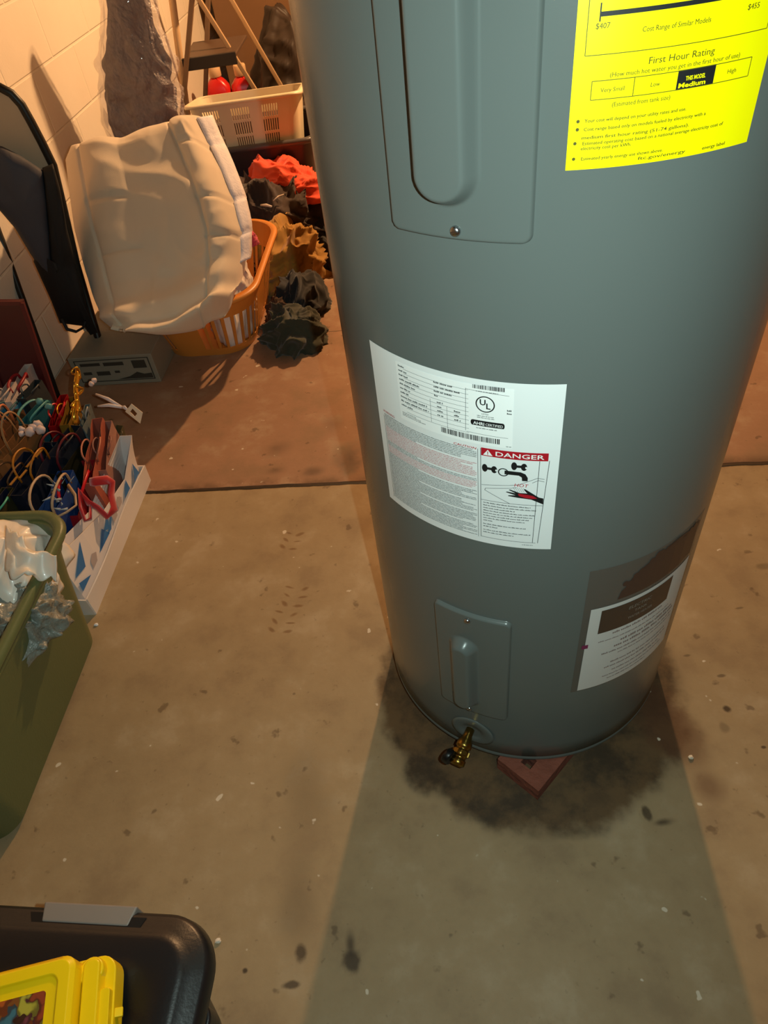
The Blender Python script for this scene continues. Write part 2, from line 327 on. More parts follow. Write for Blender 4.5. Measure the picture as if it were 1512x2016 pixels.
# ---- printing wrapped round the jacket: label space is millimetres from the label's lower left corner
class Print:
    def __init__(s, t0, zb, r): s.t0, s.zb, s.r = t0, zb, r; s.m = {}
    def pt(s, a, b, lift): return cyl(s.t0+math.degrees(a/1000/s.r), s.zb+b/1000, s.r+lift)
    def g(s, k): return s.m.setdefault(k, G())
    def rect(s, k, a0, b0, a1, b1, lift=.0005):
        n = max(1, int(abs(a1-a0)/4)); g = s.g(k)
        g.add([s.pt(a0+(a1-a0)*i/n, b, lift) for b in (b0, b1) for i in range(n+1)], [(i, i+1, n+2+i, n+1+i) for i in range(n)])
    def line(s, k, a0, b0, a1, b1, w=.5, lift=.0007):
        n = max(1, int(math.hypot(a1-a0, b1-b0)/5)); dx, dy = a1-a0, b1-b0; L = math.hypot(dx, dy) or 1; ox, oy = -dy/L*w/2, dx/L*w/2; g = s.g(k)
        vs = []
        for i in range(n+1):
            a, b = a0+dx*i/n, b0+dy*i/n; vs += [s.pt(a+ox, b+oy, lift), s.pt(a-ox, b-oy, lift)]
        g.add(vs, [(2*i, 2*i+1, 2*i+3, 2*i+2) for i in range(n)])
    def poly(s, k, pts, lift=.0007): s.g(k).add([s.pt(a, b, lift) for a, b in pts], [tuple(range(len(pts)))])
    def disc(s, k, a, b, ra, rb=None, lift=.0007, n=24):
        rb = rb or ra; s.poly(k, [(a+ra*math.cos(2*math.pi*i/n), b+rb*math.sin(2*math.pi*i/n)) for i in range(n)], lift)
    def ring(s, k, a, b, r0, r1, lift=.0008, n=32):
        vs = [s.pt(a+r*math.cos(2*math.pi*i/n), b+r*math.sin(2*math.pi*i/n), lift) for i in range(n) for r in (r0, r1)]
        s.g(k).add(vs, [(2*i, 2*i+1, (2*i+3) % (2*n), (2*i+2) % (2*n)) for i in range(n)])
    def words(s, k, a0, b, a1, h, lo=3, hi=9, gap=1.0, lift=.0006, seed=0):   # fine print too small to read: a row of word-length marks
        r = random.Random(seed+int(b*10)); a = a0
        while a < a1-1:
            w = min(r.uniform(lo, hi)*h/2.0, a1-a); n = max(2, int(w/.9/h*1.6))
            for i in range(n):
                c0 = a+w*i/n; hh = h*(1 if r.random() < .35 else .7); s.rect(k, c0, b, c0+w/n*.72, b+hh, lift)
            a += w+gap*h/2
    def text(s, k, txt, a, b, h=None, w=None, align='L', bold=0, lift=.0009, slant=0):
        cu = bpy.data.curves.new('t', 'FONT'); cu.body = txt; cu.size = 1; cu.resolution_u = 2; cu.offset = bold; cu.shear = slant
        ob = bpy.data.objects.new('t', cu); COL.objects.link(ob); dg = bpy.context.evaluated_depsgraph_get(); me = bpy.data.meshes.new_from_object(ob.evaluated_get(dg))
        xs = [v.co.x for v in me.vertices]; x0, x1 = min(xs), max(xs)
        sy = h/.70 if h else w/(x1-x0); sx = w/(x1-x0) if w else sy
        off = {'L': 0, 'C': -(x1-x0)/2, 'R': -(x1-x0)}[align]
        s.g(k).add([s.pt(a+(v.co.x-x0+off)*sx, b+v.co.y*sy, lift) for v in me.vertices], [tuple(p.vertices) for p in me.polygons])
        bpy.data.objects.remove(ob); bpy.data.meshes.remove(me); bpy.data.curves.remove(cu)
    def sheet(s, name, a0, b0, a1, b1, mat, parent, r=1.0, th=.0004):
        n = 40; g = G(); g.grid(lambda u, v: s.pt(a0+(a1-a0)*u, b0+(b1-b0)*v, .0002), n, 4); return g.out(name, mat, parent, smooth=True)
INK = M('ink_black', '16181a', .5); INKG = M('ink_grey', '55585a', .6); RED = M('ink_red', 'b01525', .5); PINK = M('ink_light_red', 'b8686c', .6)
WHT = M('label_white', 'e9edee', .35); WHT2 = M('label_white_patch', 'f4f7f7', .3); YEL = M('label_yellow', 'fff200', .38); INKY = M('ink_on_yellow', '55520c', .5); SIL = M('ink_silver', '9aa0a2', .5)

# ---- rating / warning label
p = Print(-61.4, .645, .2805)
L1 = p.sheet('warning_label', 1, 4, 251, 264, WHT, H)
p.rect('patch', 48, 173, 197, 256, .0004)
for i in range(11): p.line('ink', 60, 249.3-i*6.2, 146, 247.3-i*6.0+.3, .35)
p.line('ink', 143, 250, 142, 190, .4); p.line('ink', 97, 222, 97, 188, .35); p.line('ink', 119, 218, 119, 186, .35); p.line('ink', 143, 249, 192, 247, .4); p.line('ink', 143, 189, 192, 188, .4)
for i, (a1) in enumerate((62, 66, 66, 84, 76, 68, 65, 92, 94, 72)): p.words('ink', 52, 250.5-i*6.2, a1, 2.3, seed=i)
for i, (a1) in enumerate((127, 136, 126, 108)): p.words('ink', 103, 246.0-i*6.1, a1, 2.3, seed=50+i)
for i in range(4):
    p.words('ink', 106, 219-i*6.1, 114, 2.4, seed=70+i)
    if i: p.words('ink', 128, 219-i*6.1, 136, 2.4, seed=80+i)
for i in range(3): p.words('ink', 52, 184-i*2.2, 74+i*7, 1.1, seed=90+i)
r = random.Random(3); a = 151
while a < 186: w = r.choice((.35, .5, .8, 1.1)); p.rect('ink', a, 251.5, a+w, 257 if a > 160 else 256.5); a += w+r.choice((.35, .5, .8))
a = 110
while a < 182: w = r.choice((.5, .8, 1.3)); p.rect('ink', a, 177.5, a+w, 185.3); a += w+r.choice((.5, .7, 1.1))
p.words('ink', 155, 248.0, 180, 1.2, seed=5)
p.ring('ink', 165.5, 232, 9.6, 11.0); p.text('ink', 'U', 159.3, 230.8, h=7.6, bold=.02); p.text('ink', 'L', 166.8, 226.2, h=7.6, bold=.02)
p.text('ink', 'LISTED', 165.5, 217.6, h=1.9, align='C'); p.words('ink', 156, 214.6, 177, 1.1, seed=8); p.words('ink', 156, 212.2, 176, 1.1, seed=9)
p.rect('ink', 150.5, 200.6, 186, 208.4); p.disc('ink', 150.5, 204.5, 2.2, 3.9); p.disc('ink', 186, 204.5, 1.8, 3.9)
p.text('white', 'AHRI', 151.5, 202.4, h=4.2, w=13, bold=.02, lift=.0012); p.text('white', 'CERTIFIED', 166, 202.6, h=3.6, w=20, lift=.0012)
p.words('ink', 155, 196.8, 179, 1.3, seed=10); p.words('ink', 190, 222, 195.5, 2.2, seed=11); p.words('ink', 190, 226, 195.5, 2.2, seed=12); p.words('ink', 190, 175, 196, 1.2, seed=4)
# danger box
for q in ((160, 168, 160, 15.5), (160, 16, 231, 16), (240, 158, 233.5, 16), (229, 157, 227, 16), (160, 84, 237, 84.5)): p.line('ink', *q, .6)
p.rect('red', 160.5, 157, 238.5, 169); p.poly('white', [(163, 158.6), (174.5, 158.6), (168.7, 167.2)], .0009)
p.rect('red', 168.2, 161.2, 169.2, 165, .0012); p.rect('red', 168.2, 159.6, 169.2, 160.6, .0012)
p.text('white', 'DANGER', 178, 159.8, h=6.6, w=56, bold=.01, lift=.0010)
for (ka, kb) in ((165, 138), (200, 147)):       # the two tap knobs
    p.disc('ink', ka, kb, 3.4, 6.2); p.rect('ink', ka+2, kb-2.2, ka+9, kb+1.6); p.disc('ink', ka+11.5, kb-.5, 3.6, 5.6); p.disc('white', ka+14.0, kb-1.0, 1.1, 1.6, .0011); p.rect('ink', ka+10, kb-5.8, ka+13, kb+4.6)
p.ring('ink', 187.5, 135.5, 5.0, 6.4); p.poly('ink', [(189, 132.6), (189, 138.6), (208, 138.2), (213.5, 135.6), (216.5, 130), (216.5, 124.5), (210, 124.5), (209.5, 130), (206, 132.6)])
for q in ((161, 109.5, 195, 115), (195, 115, 206, 117.8), (206, 117.8, 228, 130.2), (228, 130.2, 236, 128.5), (166, 104.8, 197, 110.8), (197, 110.8, 204, 113), (222, 122, 229, 126.5), (229, 126.5, 236, 124.5), (166, 104.8, 165, 101.5), (165, 101.5, 196, 84.5)): p.line('ink', *q, .55)
p.text('red', 'HOT', 201, 114.4, h=5.2, w=17, slant=.2)
for i in range(6): p.line('ink', 200+i*2.4, 112.6, 203+i*2.6, 105.6, .28)
hand = [(236.5, 87), (236.5, 97), (231, 98.5), (220, 107), (214, 111.5), (212.5, 110.6), (217, 104.5), (208, 104.2), (196, 108.6), (194.5, 107.6), (203, 103.2), (192.5, 104.6), (191, 103.4), (203, 99.8), (194.5, 98.6), (193.8, 97.2), (206, 95.8), (222, 94.4)]
p.poly('ink', hand); p.poly('red', [(206, 103.4), (216, 102.8), (224, 101), (229, 97), (224, 96), (214, 97.2), (207, 99.5)], .0011)
for i, a1 in enumerate((222, 229, 203, 230, 225, 221, 216, 175, 218, 182, 224, 203)): p.words('ink', 163, 79.0-i*4.55-(2 if i > 7 else 0)-(2 if i > 9 else 0), a1, 1.7, seed=30+i)
p.words('ink', 214, 10.5, 228, 1.2, seed=60)
# left text block
p.line('ink', 156.5, 166, 156.5, 14, .5); p.line('ink', 13.5, 160, 13.5, 14, .5)
p.text('red', 'WARNING', 14, 166, h=3.6, w=22, slant=.15); p.text('red', 'CAUTION', 126, 164.6, h=3.2, w=29, slant=.15, bold=.01)
for i in range(58):
    b = 162.2-i*2.56; red = 8 <= i < 17 or 20 <= i < 25
    if i in (7, 17, 25, 33, 41, 49): p.words('ink', 15, b, 70, 1.25, lo=6, hi=14, gap=.8, seed=100+i); continue
    p.words('pink' if red else 'grey', 15 if i > 3 else 15+0*i, b, 155-random.Random(i).choice((0, 0, 2, 5, 20)), 1.35, lo=6, hi=15, gap=.7, seed=100+i)
p.g('patch'); 
for k, (nm, mt) in {'patch': ('rating_patch', WHT2), 'ink': ('black_print', INK), 'grey': ('grey_print', INKG), 'red': ('red_print', RED), 'pink': ('light_red_print', PINK), 'white': ('white_print', WHT2)}.items(): p.g(k).out(nm, mt, L1)

# ---- yellow energy label
p = Print(-13.9, 1.10, .2805)
L2 = p.sheet('energy_label', 0, 25, 158, 213, YEL, H)
p.rect('ink', 17, 131.5, 136, 134.6); p.rect('ink', 16, 128.5, 17, 140); p.rect('ink', 136, 128.5, 137, 140)
p.text('ink2', '$407', 14, 124.2, h=3.6); p.text('ink2', '$455', 128, 122.3, h=3.6)
p.text('ink2', 'Cost Range of Similar Models', 48, 119.2, h=3.4, w=51)
for q in ((8, 107.4, 150, 107.4), (8, 107.4, 8, 205), (150, 107.4, 150, 205)): p.line('ink2', *q, .55)
p.text('ink2', 'First Hour Rating', 56, 97.8, h=4.6, w=51); p.text('ink2', '(How much hot water you get in the first hour of use)', 28, 92.0, h=3.2, w=102)
for q in ((15, 90, 142, 90), (15, 77, 142, 77), (15, 77, 15, 90), (47, 77, 47, 90), (142, 77, 142, 90)): p.line('ink2', *q, .55)
p.text('ink2', 'Very Small', 22, 82.0, h=3.0, w=18); p.text('ink2', 'Low', 60, 82.0, h=3.0, w=7); p.rect('ink', 80.5, 76.7, 111, 90.3)
p.text('yel', 'THIS MODEL', 87, 82.8, h=2.9, w=16, bold=.03, lift=.001); p.text('yel', 'Medium', 82, 78.2, h=3.2, w=22, bold=.03, lift=.001); p.text('ink2', 'High', 122, 82.0, h=3.0, w=7.5)
p.text('ink2', '(Estimated from tank size)', 32, 71.2, h=3.2, w=45)
for (a, b, t, w) in ((7, 61.6, None, 0), (12, 61.2, 'Your cost will depend on your utility rates and use.', 80), (7, 55.6, None, 0), (12, 55.0, 'Cost range based only on models fueled by electricity with a', 98),
                     (11, 48.8, 'medium first hour rating (51-74 gallons).', 86), (6, 45.2, None, 0), (12, 44.4, 'Estimated operating cost based on a national average electricity cost of', 116), (11, 40.6, 'electricity cost per kWh.', 40),
                     (6, 33.2, None, 0), (12, 32.6, 'Estimated yearly energy use shown above.', 66), (58, 28.6, 'ftc.gov/energy', 40), (113, 28.2, 'energy label', 21)):
    if t: p.text('ink2', t, a, b, h=2.5, w=w, bold=.01)
    else: p.disc('ink2', a, b+.7, 1.3, 1.3)
for k, (nm, mt) in {'ink': ('black_print', INK), 'ink2': ('text_print', INKY), 'yel': ('yellow_print', YEL)}.items(): p.g(k).out(nm, mt, L2)

# ---- brown and white label low on the right, under a clear film
film = bpy.data.materials.new('clear_film'); film.use_nodes = True; nt = film.node_tree; b = nt.nodes['Principled BSDF']
b.inputs['Base Color'].default_value = lin('6a5f57'); b.inputs['Roughness'].default_value = .28; b.inputs['Alpha'].default_value = .45; b.inputs['Coat Weight'].default_value = .5
p = Print(1.8, .28, .2805)
L3 = p.sheet('brand_label', -2, 2, 216, 316, film, H)
p.g('white').grid(lambda u, v: p.pt(9+u*192, 5+v*(222), .0006), 40, 2)
p.rect('brown', 26, 161, 158, 219, .0010)
p.g('tree')
tr = random.Random(5); pts = []
top = [(48, 236), (52, 254), (60, 262), (66, 276), (80, 290), (92, 296), (104, 304), (120, 309), (140, 312), (165, 308), (198, 300)]
for i in range(len(top)-1):
    (a0, b0), (a1, b1) = top[i], top[i+1]; p.g('tree').add([p.pt(a0, 236, .0008), p.pt(a1, 236, .0008), p.pt(a1, b1+tr.uniform(-2, 2), .0008), p.pt(a0, b0, .0008)], [(0, 1, 2, 3)])
for i in range(26): a = 56+i*5.6; bt = 262+40*min(1, (a-50)/60); p.disc('tree', a, bt+tr.uniform(-6, 4), tr.uniform(4, 7), tr.uniform(4, 8), .0009, 10)
p.text('lt', 'ELECTRIC', 72, 200, h=7, w=42, lift=.0013, slant=.15); p.text('lt', 'TANK', 84, 188, h=6, w=24, lift=.0013); p.text('lt', 'WATER HEATER', 74, 175, h=6, w=46, lift=.0013)
for i, (a0, a1, b, h) in enumerate(((52, 150, 150, 5), (30, 170, 136, 3), (70, 186, 122, 6), (60, 190, 110, 6), (40, 190, 98, 4), (70, 190, 88, 3), (60, 180, 66, 4), (50, 186, 54, 4), (66, 170, 40, 4), (50, 180, 28, 3), (60, 140, 18, 3))):
    p.words('brownprint', a0, b, a1, h, lo=3, hi=8, gap=.7, lift=.0009, seed=200+i)
p.rect('plum', 4, 128, 14, 138, .0010)
for k, (nm, mt) in {'white': ('white_panel', M('label_white_matt', 'cfcfcc', .45)), 'brown': ('brown_panel', M('label_brown', '41332b', .4)), 'tree': ('tree_print', M('label_tree', '43302a', .4)),
                    'lt': ('pale_print', M('ink_pale', '8f887d', .5)), 'brownprint': ('brown_print', M('ink_brown', '7f6b68', .5)), 'plum': ('plum_mark', M('ink_plum', '7a2350', .5))}.items(): p.g(k).out(nm, mt, L3)

# ---- drain valve, trim ring, bricks
def axis(t, z, tilt=0):
    return Matrix.Translation(cyl(t, z, HR)) @ Matrix.Rotation(R_(t), 4, 'Z') @ Matrix.Rotation(R_(90+tilt), 4, 'X')
T = axis(-32.7, .112)
g = G(); g.lathe([(.042, 0), (.042, .0008), (.036, .0018), (.022, .0022), (.020, .001), (.012, .001)], T=T, n=48); g.out('valve_trim_ring', steel, H, smooth=True)
brass = M('brass', '94783a', .3, metal=1, var=.25, vscale=60)
T = axis(-33.5, .116, 16) @ Matrix.Diagonal((.9, .9, .70, 1))
g = G(); g.lathe([(.009, -.006), (.009, .018), (.012, .030), (.0155, .038), (.0165, .046), (.0165, .052), (.0135, .055), (.0135, .058), (.0165, .061), (.0165, .073), (.015, .076), (.0135, .077), (.0135, .083), (.0158, .085), (.0158, .098), (.013, .101), (.011, .101), (.011, .092), (0.0, .092)], T=T, n=32)
DV = g.out('drain_valve', brass, H, smooth=True)
q = G()
for k in range(6):
    a = k*math.pi/3; q.add([T @ Vector((rr_*math.cos(a+d), rr_*math.sin(a+d), z)) for (rr_, d, z) in ((.0185, -.28, .0615), (.0185, .28, .0615), (.0185, .28, .0725), (.0185, -.28, .0725), (.015, -.4, .060), (.015, .4, .060), (.015, .4, .074), (.015, -.4, .074))],
      [(0, 1, 2, 3), (4, 5, 1, 0), (5, 6, 2, 1), (6, 7, 3, 2), (7, 4, 0, 3)])
q.out('hex_nut', brass, DV)
g = G(); g.lathe([(.0, -.004), (.019, -.004), (.021, 0), (.021, .008), (.019, .012), (.0, .012)], T=T @ Matrix.Translation((-.024, .004, .088)) @ Matrix.Rotation(R_(75), 4, 'Y'), n=24)
g.out('valve_handle', M('black_plastic', '0c0c0d', .4), DV, smooth=True)
brick_m = M('red_brick', '7d4534', .85, var=.35, vscale=18, bump=.5, bscale=70)
def brick(name, loc, rz, label):
    g = G(); Ln, Wd, Ht = .20, .095, .0395; hole = .010; T = Matrix.Translation(Vector(loc)) @ Matrix.Rotation(rz, 4, 'Z')
    xs = [-Ln/2, -.076, -.054, -.011, .011, .054, .076, Ln/2]; ys = [-Wd/2, -.011, .011, Wd/2]
    for i in range(7):
        for j in range(3):
            if j == 1 and i in (1, 3, 5): continue
            g.box((0, 0, 0), 1, 1, 1, M4=T @ Matrix.Translation(((xs[i]+xs[i+1])/2, (ys[j]+ys[j+1])/2, Ht/2)) @ Matrix.Diagonal(((xs[i+1]-xs[i])/2, (ys[j+1]-ys[j])/2, Ht/2, 1)))
    o = g.out(name, brick_m); return tag(o, label, 'brick')
brick('brick', (.256, .642, 0), R_(40), 'red cored brick corner sticking out under the front of the water heater')
foot_m = M('foot_dark', '14110f', .7)
for a in (62, 178, -100):
    c = cyl(a, 0, HR-.035); g = G(); g.lathe([(.016, 0), (.022, .002), (.022, .012), (.017, .018), (.017, ZB+.002)], (c.x, c.y, 0), 20); g.out('foot', foot_m, H, smooth=True)
# ------------------------------------------------------------------ gift bags in a low white carton
DB = Vector((.148, .989, 0)); DR = Vector((.989, -.148, 0))                    # along the wall / away from it
card_w = M('white_card', 'dcd3cd', .55, var=.05)
box0 = Vector((-.748, 1.150, 0))                                              # front right corner of the carton
BL, BW, BH = .490, .42, .060
CT = thing('open_carton', box0-DR*BW/2+DB*BL/2, 'low white card tray holding the gift bags, beside the green bin', 'box')
g = G(); g.loft([[box0+DR*a+DB*b+Vector((0, 0, .0)) for a, b in ((0, 0), (0, BL), (-BW, BL), (-BW, 0))], [box0+DR*a+DB*b+Vector((0, 0, .004)) for a, b in ((0, 0), (0, BL), (-BW, BL), (-BW, 0))]]); g.out('bottom', card_w, CT)
for nm, a, b in (('side_wall', (0, 0), (0, BL)), ('side_wall', (-BW, 0), (-BW, BL)), ('end_wall', (-BW, 0), (0, 0)), ('end_wall', (-BW, BL), (0, BL))):
    P0 = box0+DR*a[0]+DB*a[1]; P1 = box0+DR*b[0]+DB*b[1]; g = G(); g.beam(P0+Vector((0, 0, BH/2)), P1+Vector((0, 0, BH/2)), BH, .004); 
    n = 12; q = G(); side = (P1-P0).cross(Vector((0, 0, 1))).normalized()
    q.grid(lambda u, v: P0.lerp(P1, u)+Vector((0, 0, v*BH))+side*(.004*math.sin(u*7)*v), 16, 3); q.out(nm, card_w, CT, solid=.004)

def bag(P0, P1, zb, thick, mat, hm, label, lean=(0, 0), hh=.09, hr=.0035, sides=(1, -1), hw=.4, flat=1.0, name='gift_bag', crumple=.006, extra=None, seed=0, hbend=(0, 0), grp=None):
    """open paper bag; P0-P1 is the top edge of its near face, thick its depth"""
    P0, P1 = Vector(P0), Vector(P1); d = (P1-P0); side = Vector((0, 0, 1)).cross(d).normalized(); side.z = 0
    if side.x > 0: side = -side
    lean = Vector((lean[0], lean[1], 0))
    c = (P0+P1)/2+side*thick/2; B = thing(name, (c.x+lean.x, c.y+lean.y, zb), label, 'gift bag', grp)
    rings = []; K = 8; N = 12
    for j in range(K+1):
        t = j/K; ring = []
        for (A, Bq, n) in ((P0, P1, N), (P1, P1+side*thick, 3), (P1+side*thick, P0+side*thick, N), (P0+side*thick, P0, 3)):
            for i in range(n):
                u = i/n; p0 = A.lerp(Bq, u); z = zb+(p0.z-zb)*t
                nz = noise.noise(Vector((p0.x*14, p0.y*14, z*10+seed)))*crumple*(.4+t)
                ring.append(Vector((p0.x, p0.y, z))+lean*(1-t)+side*nz)
        rings.append(ring)
    g = G(); g.loft(rings, True, False); g.out('paper_body', mat, B, smooth=False, solid=.0012)
    for s_ in sides:
        o0 = side*(0 if s_ > 0 else thick); h = G(); pts = []
        for k in range(13):
            a = math.pi*k/12; u = .5-math.cos(a)*hw/2; z = math.sin(a)**.7*hh*.8 if 0 < k < 12 else -.01
            pts.append(P0.lerp(P1, u)+o0+Vector((0, 0, z))+Vector((hbend[0], hbend[1], 0))*max(0, math.sin(a))+side*(.01*s_*-1*math.sin(a)))
        h.tube(pts, hr*.75, 6, flat=flat); h.out('handle', hm, B, smooth=True)
    return B
def paper(n, c, **k): return M(n, c, k.pop('rough', .45), var=k.pop('var', .12), vscale=30, **k)
zz = .25
pk = paper('kraft_paper', '7a5432'); gold = M('gold_foil', 'd6a032', .25, metal=.9, var=.3, vscale=60); cord = M('tan_cord', 'a98058', .6)
navy = paper('navy_paper', '16203f', var=.5); maroon = paper('maroon_paper', '5a1420'); redp = paper('red_paper', '8c1420'); teal = paper('teal_paper', '1f5560', var=.4)

# the blue and white bag lies along the right wall of the tray
bw = bpy.data.materials.new('blue_white_paper'); bw.use_nodes = True; bw.node_tree.nodes['Principled BSDF'].inputs['Base Color'].default_value = lin('e4dcda'); bw.node_tree.nodes['Principled BSDF'].inputs['Roughness'].default_value = .5
blue = M('blue_print', '2f6fae', .5, var=.1); embl = M('pale_grey_print', 'b0a4a4', .6)
Fr = box0-DR*.014+DB*.015; Bk = box0-DR*.014+DB*(BL-.01)
lift = -DR*.012
def face(u, z): return Fr.lerp(Bk, u)+lift*((z-.01)/.24)+Vector((0, 0, z))
def topz(u):
    T_ = ((0, .195), (.2, .165), (.5, .115), (.8, .10), (1, .18))
    for (a, p0), (b, p1) in zip(T_, T_[1:]):
        if u <= b: return p0+(p1-p0)*(u-a)/(b-a)
    return .18
B0 = thing('gift_bag', (Fr+Bk)/2+Vector((0, 0, .005))-DR*.03, 'white gift bag with blue triangles lying along the right edge of the tray', 'gift bag', 'gift bags packed in the white tray')
g = G(); K = 10
rings = [[face(0, .006+(topz(0)-.006)*j/K), face(.25, .006+(topz(.25)-.006)*j/K)+DR*.003, face(.5, .006+(topz(.5)-.006)*j/K), face(.8, .006+(topz(.8)-.006)*j/K)+DR*.008*(j/K), face(1, .006+(topz(1)-.006)*j/K)+DR*.034*(j/K)**2,
          face(1, .006+(topz(1)-.006)*j/K)-DR*.035+DR*.034*(j/K)**2, face(.5, .006+(topz(.5)-.006)*j/K)-DR*.04, face(0, .006+(topz(0)-.006)*j/K)-DR*.035] for j in range(K+1)]
g.loft(rings, True, False); pb = g.out('paper_body', bw, B0, solid=.0012)
g = G()
for (u0, z0, u1, z1, u2, z2) in ((.02, .110, .13, .095, .20, .152), (.01, .066, .13, .064, .02, .092), (.28, .066, .44, .062, .40, .098), (.42, .066, .47, .062, .60, .106), (.40, .085, .46, .072, .52, .105), (.70, .068, .80, .066, .80, .098), (.86, .062, .95, .062, .93, .105)):
    g.add([face(u, z)+DR*(.0042+(.010 if u > .85 else .006 if u > .65 else 0)) for (u, z) in ((u0, z0), (u1, z1), (u2, z2))], [(0, 1, 2)])
g.out('blue_triangles', blue, pb)
g = G()
for (u0, z0) in ((.17, .064), (.52, .062), (.62, .066)):
    g.add([face(u0+a, z0+b)+DR*.0046 for (a, b) in ((0, 0), (.06, 0), (.09, .018), (.05, .03), (.01, .022))], [(0, 1, 2, 3, 4)])
g.out('pale_shapes', embl, pb)
# white tag with a cut diamond and ribbons at the far top corner
tagm = M('white_tag', 'e0cdb4', .5)
c0 = AZ(263, 812, .19)
g = G(); ex = DR; ez = (DB*.35+Vector((0, 0, 1))).normalized(); oz = [(-.024, .004), (.0, .026), (.027, -.002), (.012, -.034)]; iz = [(-.010, .002), (.0, .012), (.010, -.004), (.001, -.012)]
vs = [c0+ex*a+ez*b for a, b in oz]+[c0+ex*a+ez*b for a, b in iz]; g.add(vs, [(i, (i+1) % 4, 4+(i+1) % 4, 4+i) for i in range(4)]); g.out('hang_tag', tagm, B0, solid=.0015)
g = G(); K0 = AZ(240, 802, .20)
for e in (AZ(188, 776, .22), AZ(192, 800, .21), AZ(252, 808, .195)): g.tube([K0, K0.lerp(e, .5)+Vector((0, 0, .006)), e], [.004, .0055, .003], 6, flat=.4)
g.out('white_ribbon', M('white_ribbon', 'cfc4c8', .4), B0, smooth=True)

def E(u, v, z=zz): return AZ(u, v, z)
bags = [
 (E(184, 950, .175), E(203, 822, .215), .03, paper('salmon_paper', 'a85a48'), M('salmon_cord', 'b06a55', .5), 'rust pink gift bag, second in from the blue and white bag', dict(hh=.02, hw=.3)),
 (E(208, 925, .16), E(220, 828, .20), .03, paper('blush_paper', 'a07468'), M('blush_cord', '8a5a50', .5), 'pale brown pink gift bag pressed against the blue and white bag', dict(hh=.015, hw=.3)),
 (E(228, 880, .12), E(243, 838, .15), .02, paper('olive_paper', '5a5236'), M('olive_cord', '4a4430', .5), 'small olive gift bag behind the white hang tag', dict(hh=.01)),
 (E(150, 1015, .145), E(186, 905, .165), .05, redp, M('red_ribbon', 'c01424', .35), 'deep red gift bag with a bright red ribbon hanging over the tray edge', dict(hh=.03, hw=.5, hr=.006, flat=.4)),
 (E(96, 1035, .20), E(146, 925, .20), .045, paper('blue_snow_paper', '1d3f7c', var=.5), M('cream_cord', 'b39a80', .5), 'royal blue gift bag with pale flecks and a cream handle above the green bin', dict(hh=.06, hw=.6, hr=.0045)),
 (E(112, 935, .20), E(168, 868, .20), .04, paper('black_green_paper', '161a10'), M('maroon_cord', '5e1522', .4), 'near black gift bag with looped maroon handles', dict(hh=.085, hw=.75, hr=.0042)),
 (E(45, 975, .24), E(112, 870, .24), .035, paper('plaid_navy', '121a2c', var=.6), M('gold_cord', 'a86c18', .4), 'navy and gold striped gift bag with a gold cord loop', dict(hh=.06, hw=.45, hr=.0036)),
 (E(-8, 985, .24), E(68, 890, .24), .03, paper('dark_navy_paper', '141a30', var=.5), M('brown_cord', '5a3c24', .5), 'dark navy gift bag with gold bars beside the green bin rim', dict(hh=.03)),
 (E(5, 905, .25), E(70, 838, .25), .035, pk, cord, 'brown kraft gift bag with tall tan paper handles', dict(hh=.12, hw=.55, hr=.004, flat=.6)),
 (E(-10, 880, .25), E(45, 805, .25), .03, paper('brown_paper', '5f3f26'), M('coral_cord', 'd0794c', .5), 'plain brown gift bag with an orange loop at the left edge', dict(hh=.09, hw=.35, hr=.004)),
 (E(55, 835, .25), E(100, 788, .25), .035, teal, M('aqua_ribbon', '4a9092', .4), 'teal gift bag with an aqua ribbon bar', dict(hh=.02, hw=.8, hr=.005, flat=.5)),
 (E(-5, 845, .25), E(50, 775, .25), .03, paper('blue_teal_paper', '2b6f90', var=.4), M('teal_cord', '1f5560', .5), 'blue green gift bag at the left edge behind the orange loop', dict(hh=.02)),
 (E(-8, 800, .27), E(28, 752, .27), .02, paper('white_paper', 'b9a9a2'), M('white_cord', 'b9a9a2', .5), 'white gift bag against the maroon board, nearest the left edge', dict(hh=.01)),
 (E(22, 790, .27), E(62, 716, .27), .02, paper('white_red_paper', 'c4b4ae'), redp, 'white gift bag with a red trim, tallest against the maroon board', dict(hh=.012, hr=.006)),
 (E(52, 785, .26), E(84, 748, .26), .03, paper('slate_paper', '2a3034'), M('slate_cord', '3a4044', .5), 'slate grey gift bag behind the teal one', dict(hh=.01)),
 (E(108, 838, .25), E(132, 776, .25), .02, M('red_foil', 'a8141c', .3, metal=.5), M('red_foil_cord', 'd0202a', .3), 'shiny red foil gift bag beside the gold bow', dict(hh=.01)),
 (E(134, 835, .24), E(150, 780, .24), .025, paper('dull_gold_paper', '7a5a20', rough=.3), gold, 'gold gift bag carrying the twisted gold bow', dict(hh=.02)),
 (E(164, 842, .22), E(178, 795, .22), .014, M('silver_paper', '5f6a6c', .4, var=.2), M('silver_cord', '8a8f90', .4), 'grey green gift bag with a white knot on its cord', dict(hh=.03, hw=.3)),
 (E(110, 900, .23), E(158, 838, .23), .03, paper('ink_blue_paper', '18202e', var=.4), M('ink_cord', '20242e', .5), 'ink blue gift bag in the middle of the tray', dict(hh=.01)),
 (E(-20, 1030, .24), E(28, 960, .24), .03, paper('moss_paper', '33301c', var=.4), M('moss_cord', '3fa08c', .4), 'moss brown gift bag just behind the green bin', dict(hh=.01)),
]
made = []
for i, (a, b, th, m_, hm, lab, kw) in enumerate(bags):
    made.append(bag(a, b, .005, th, m_, hm, lab, grp='gift bags packed in the white tray', lean=(-.01, .02*math.cos(i)), seed=i*3.7, **kw))
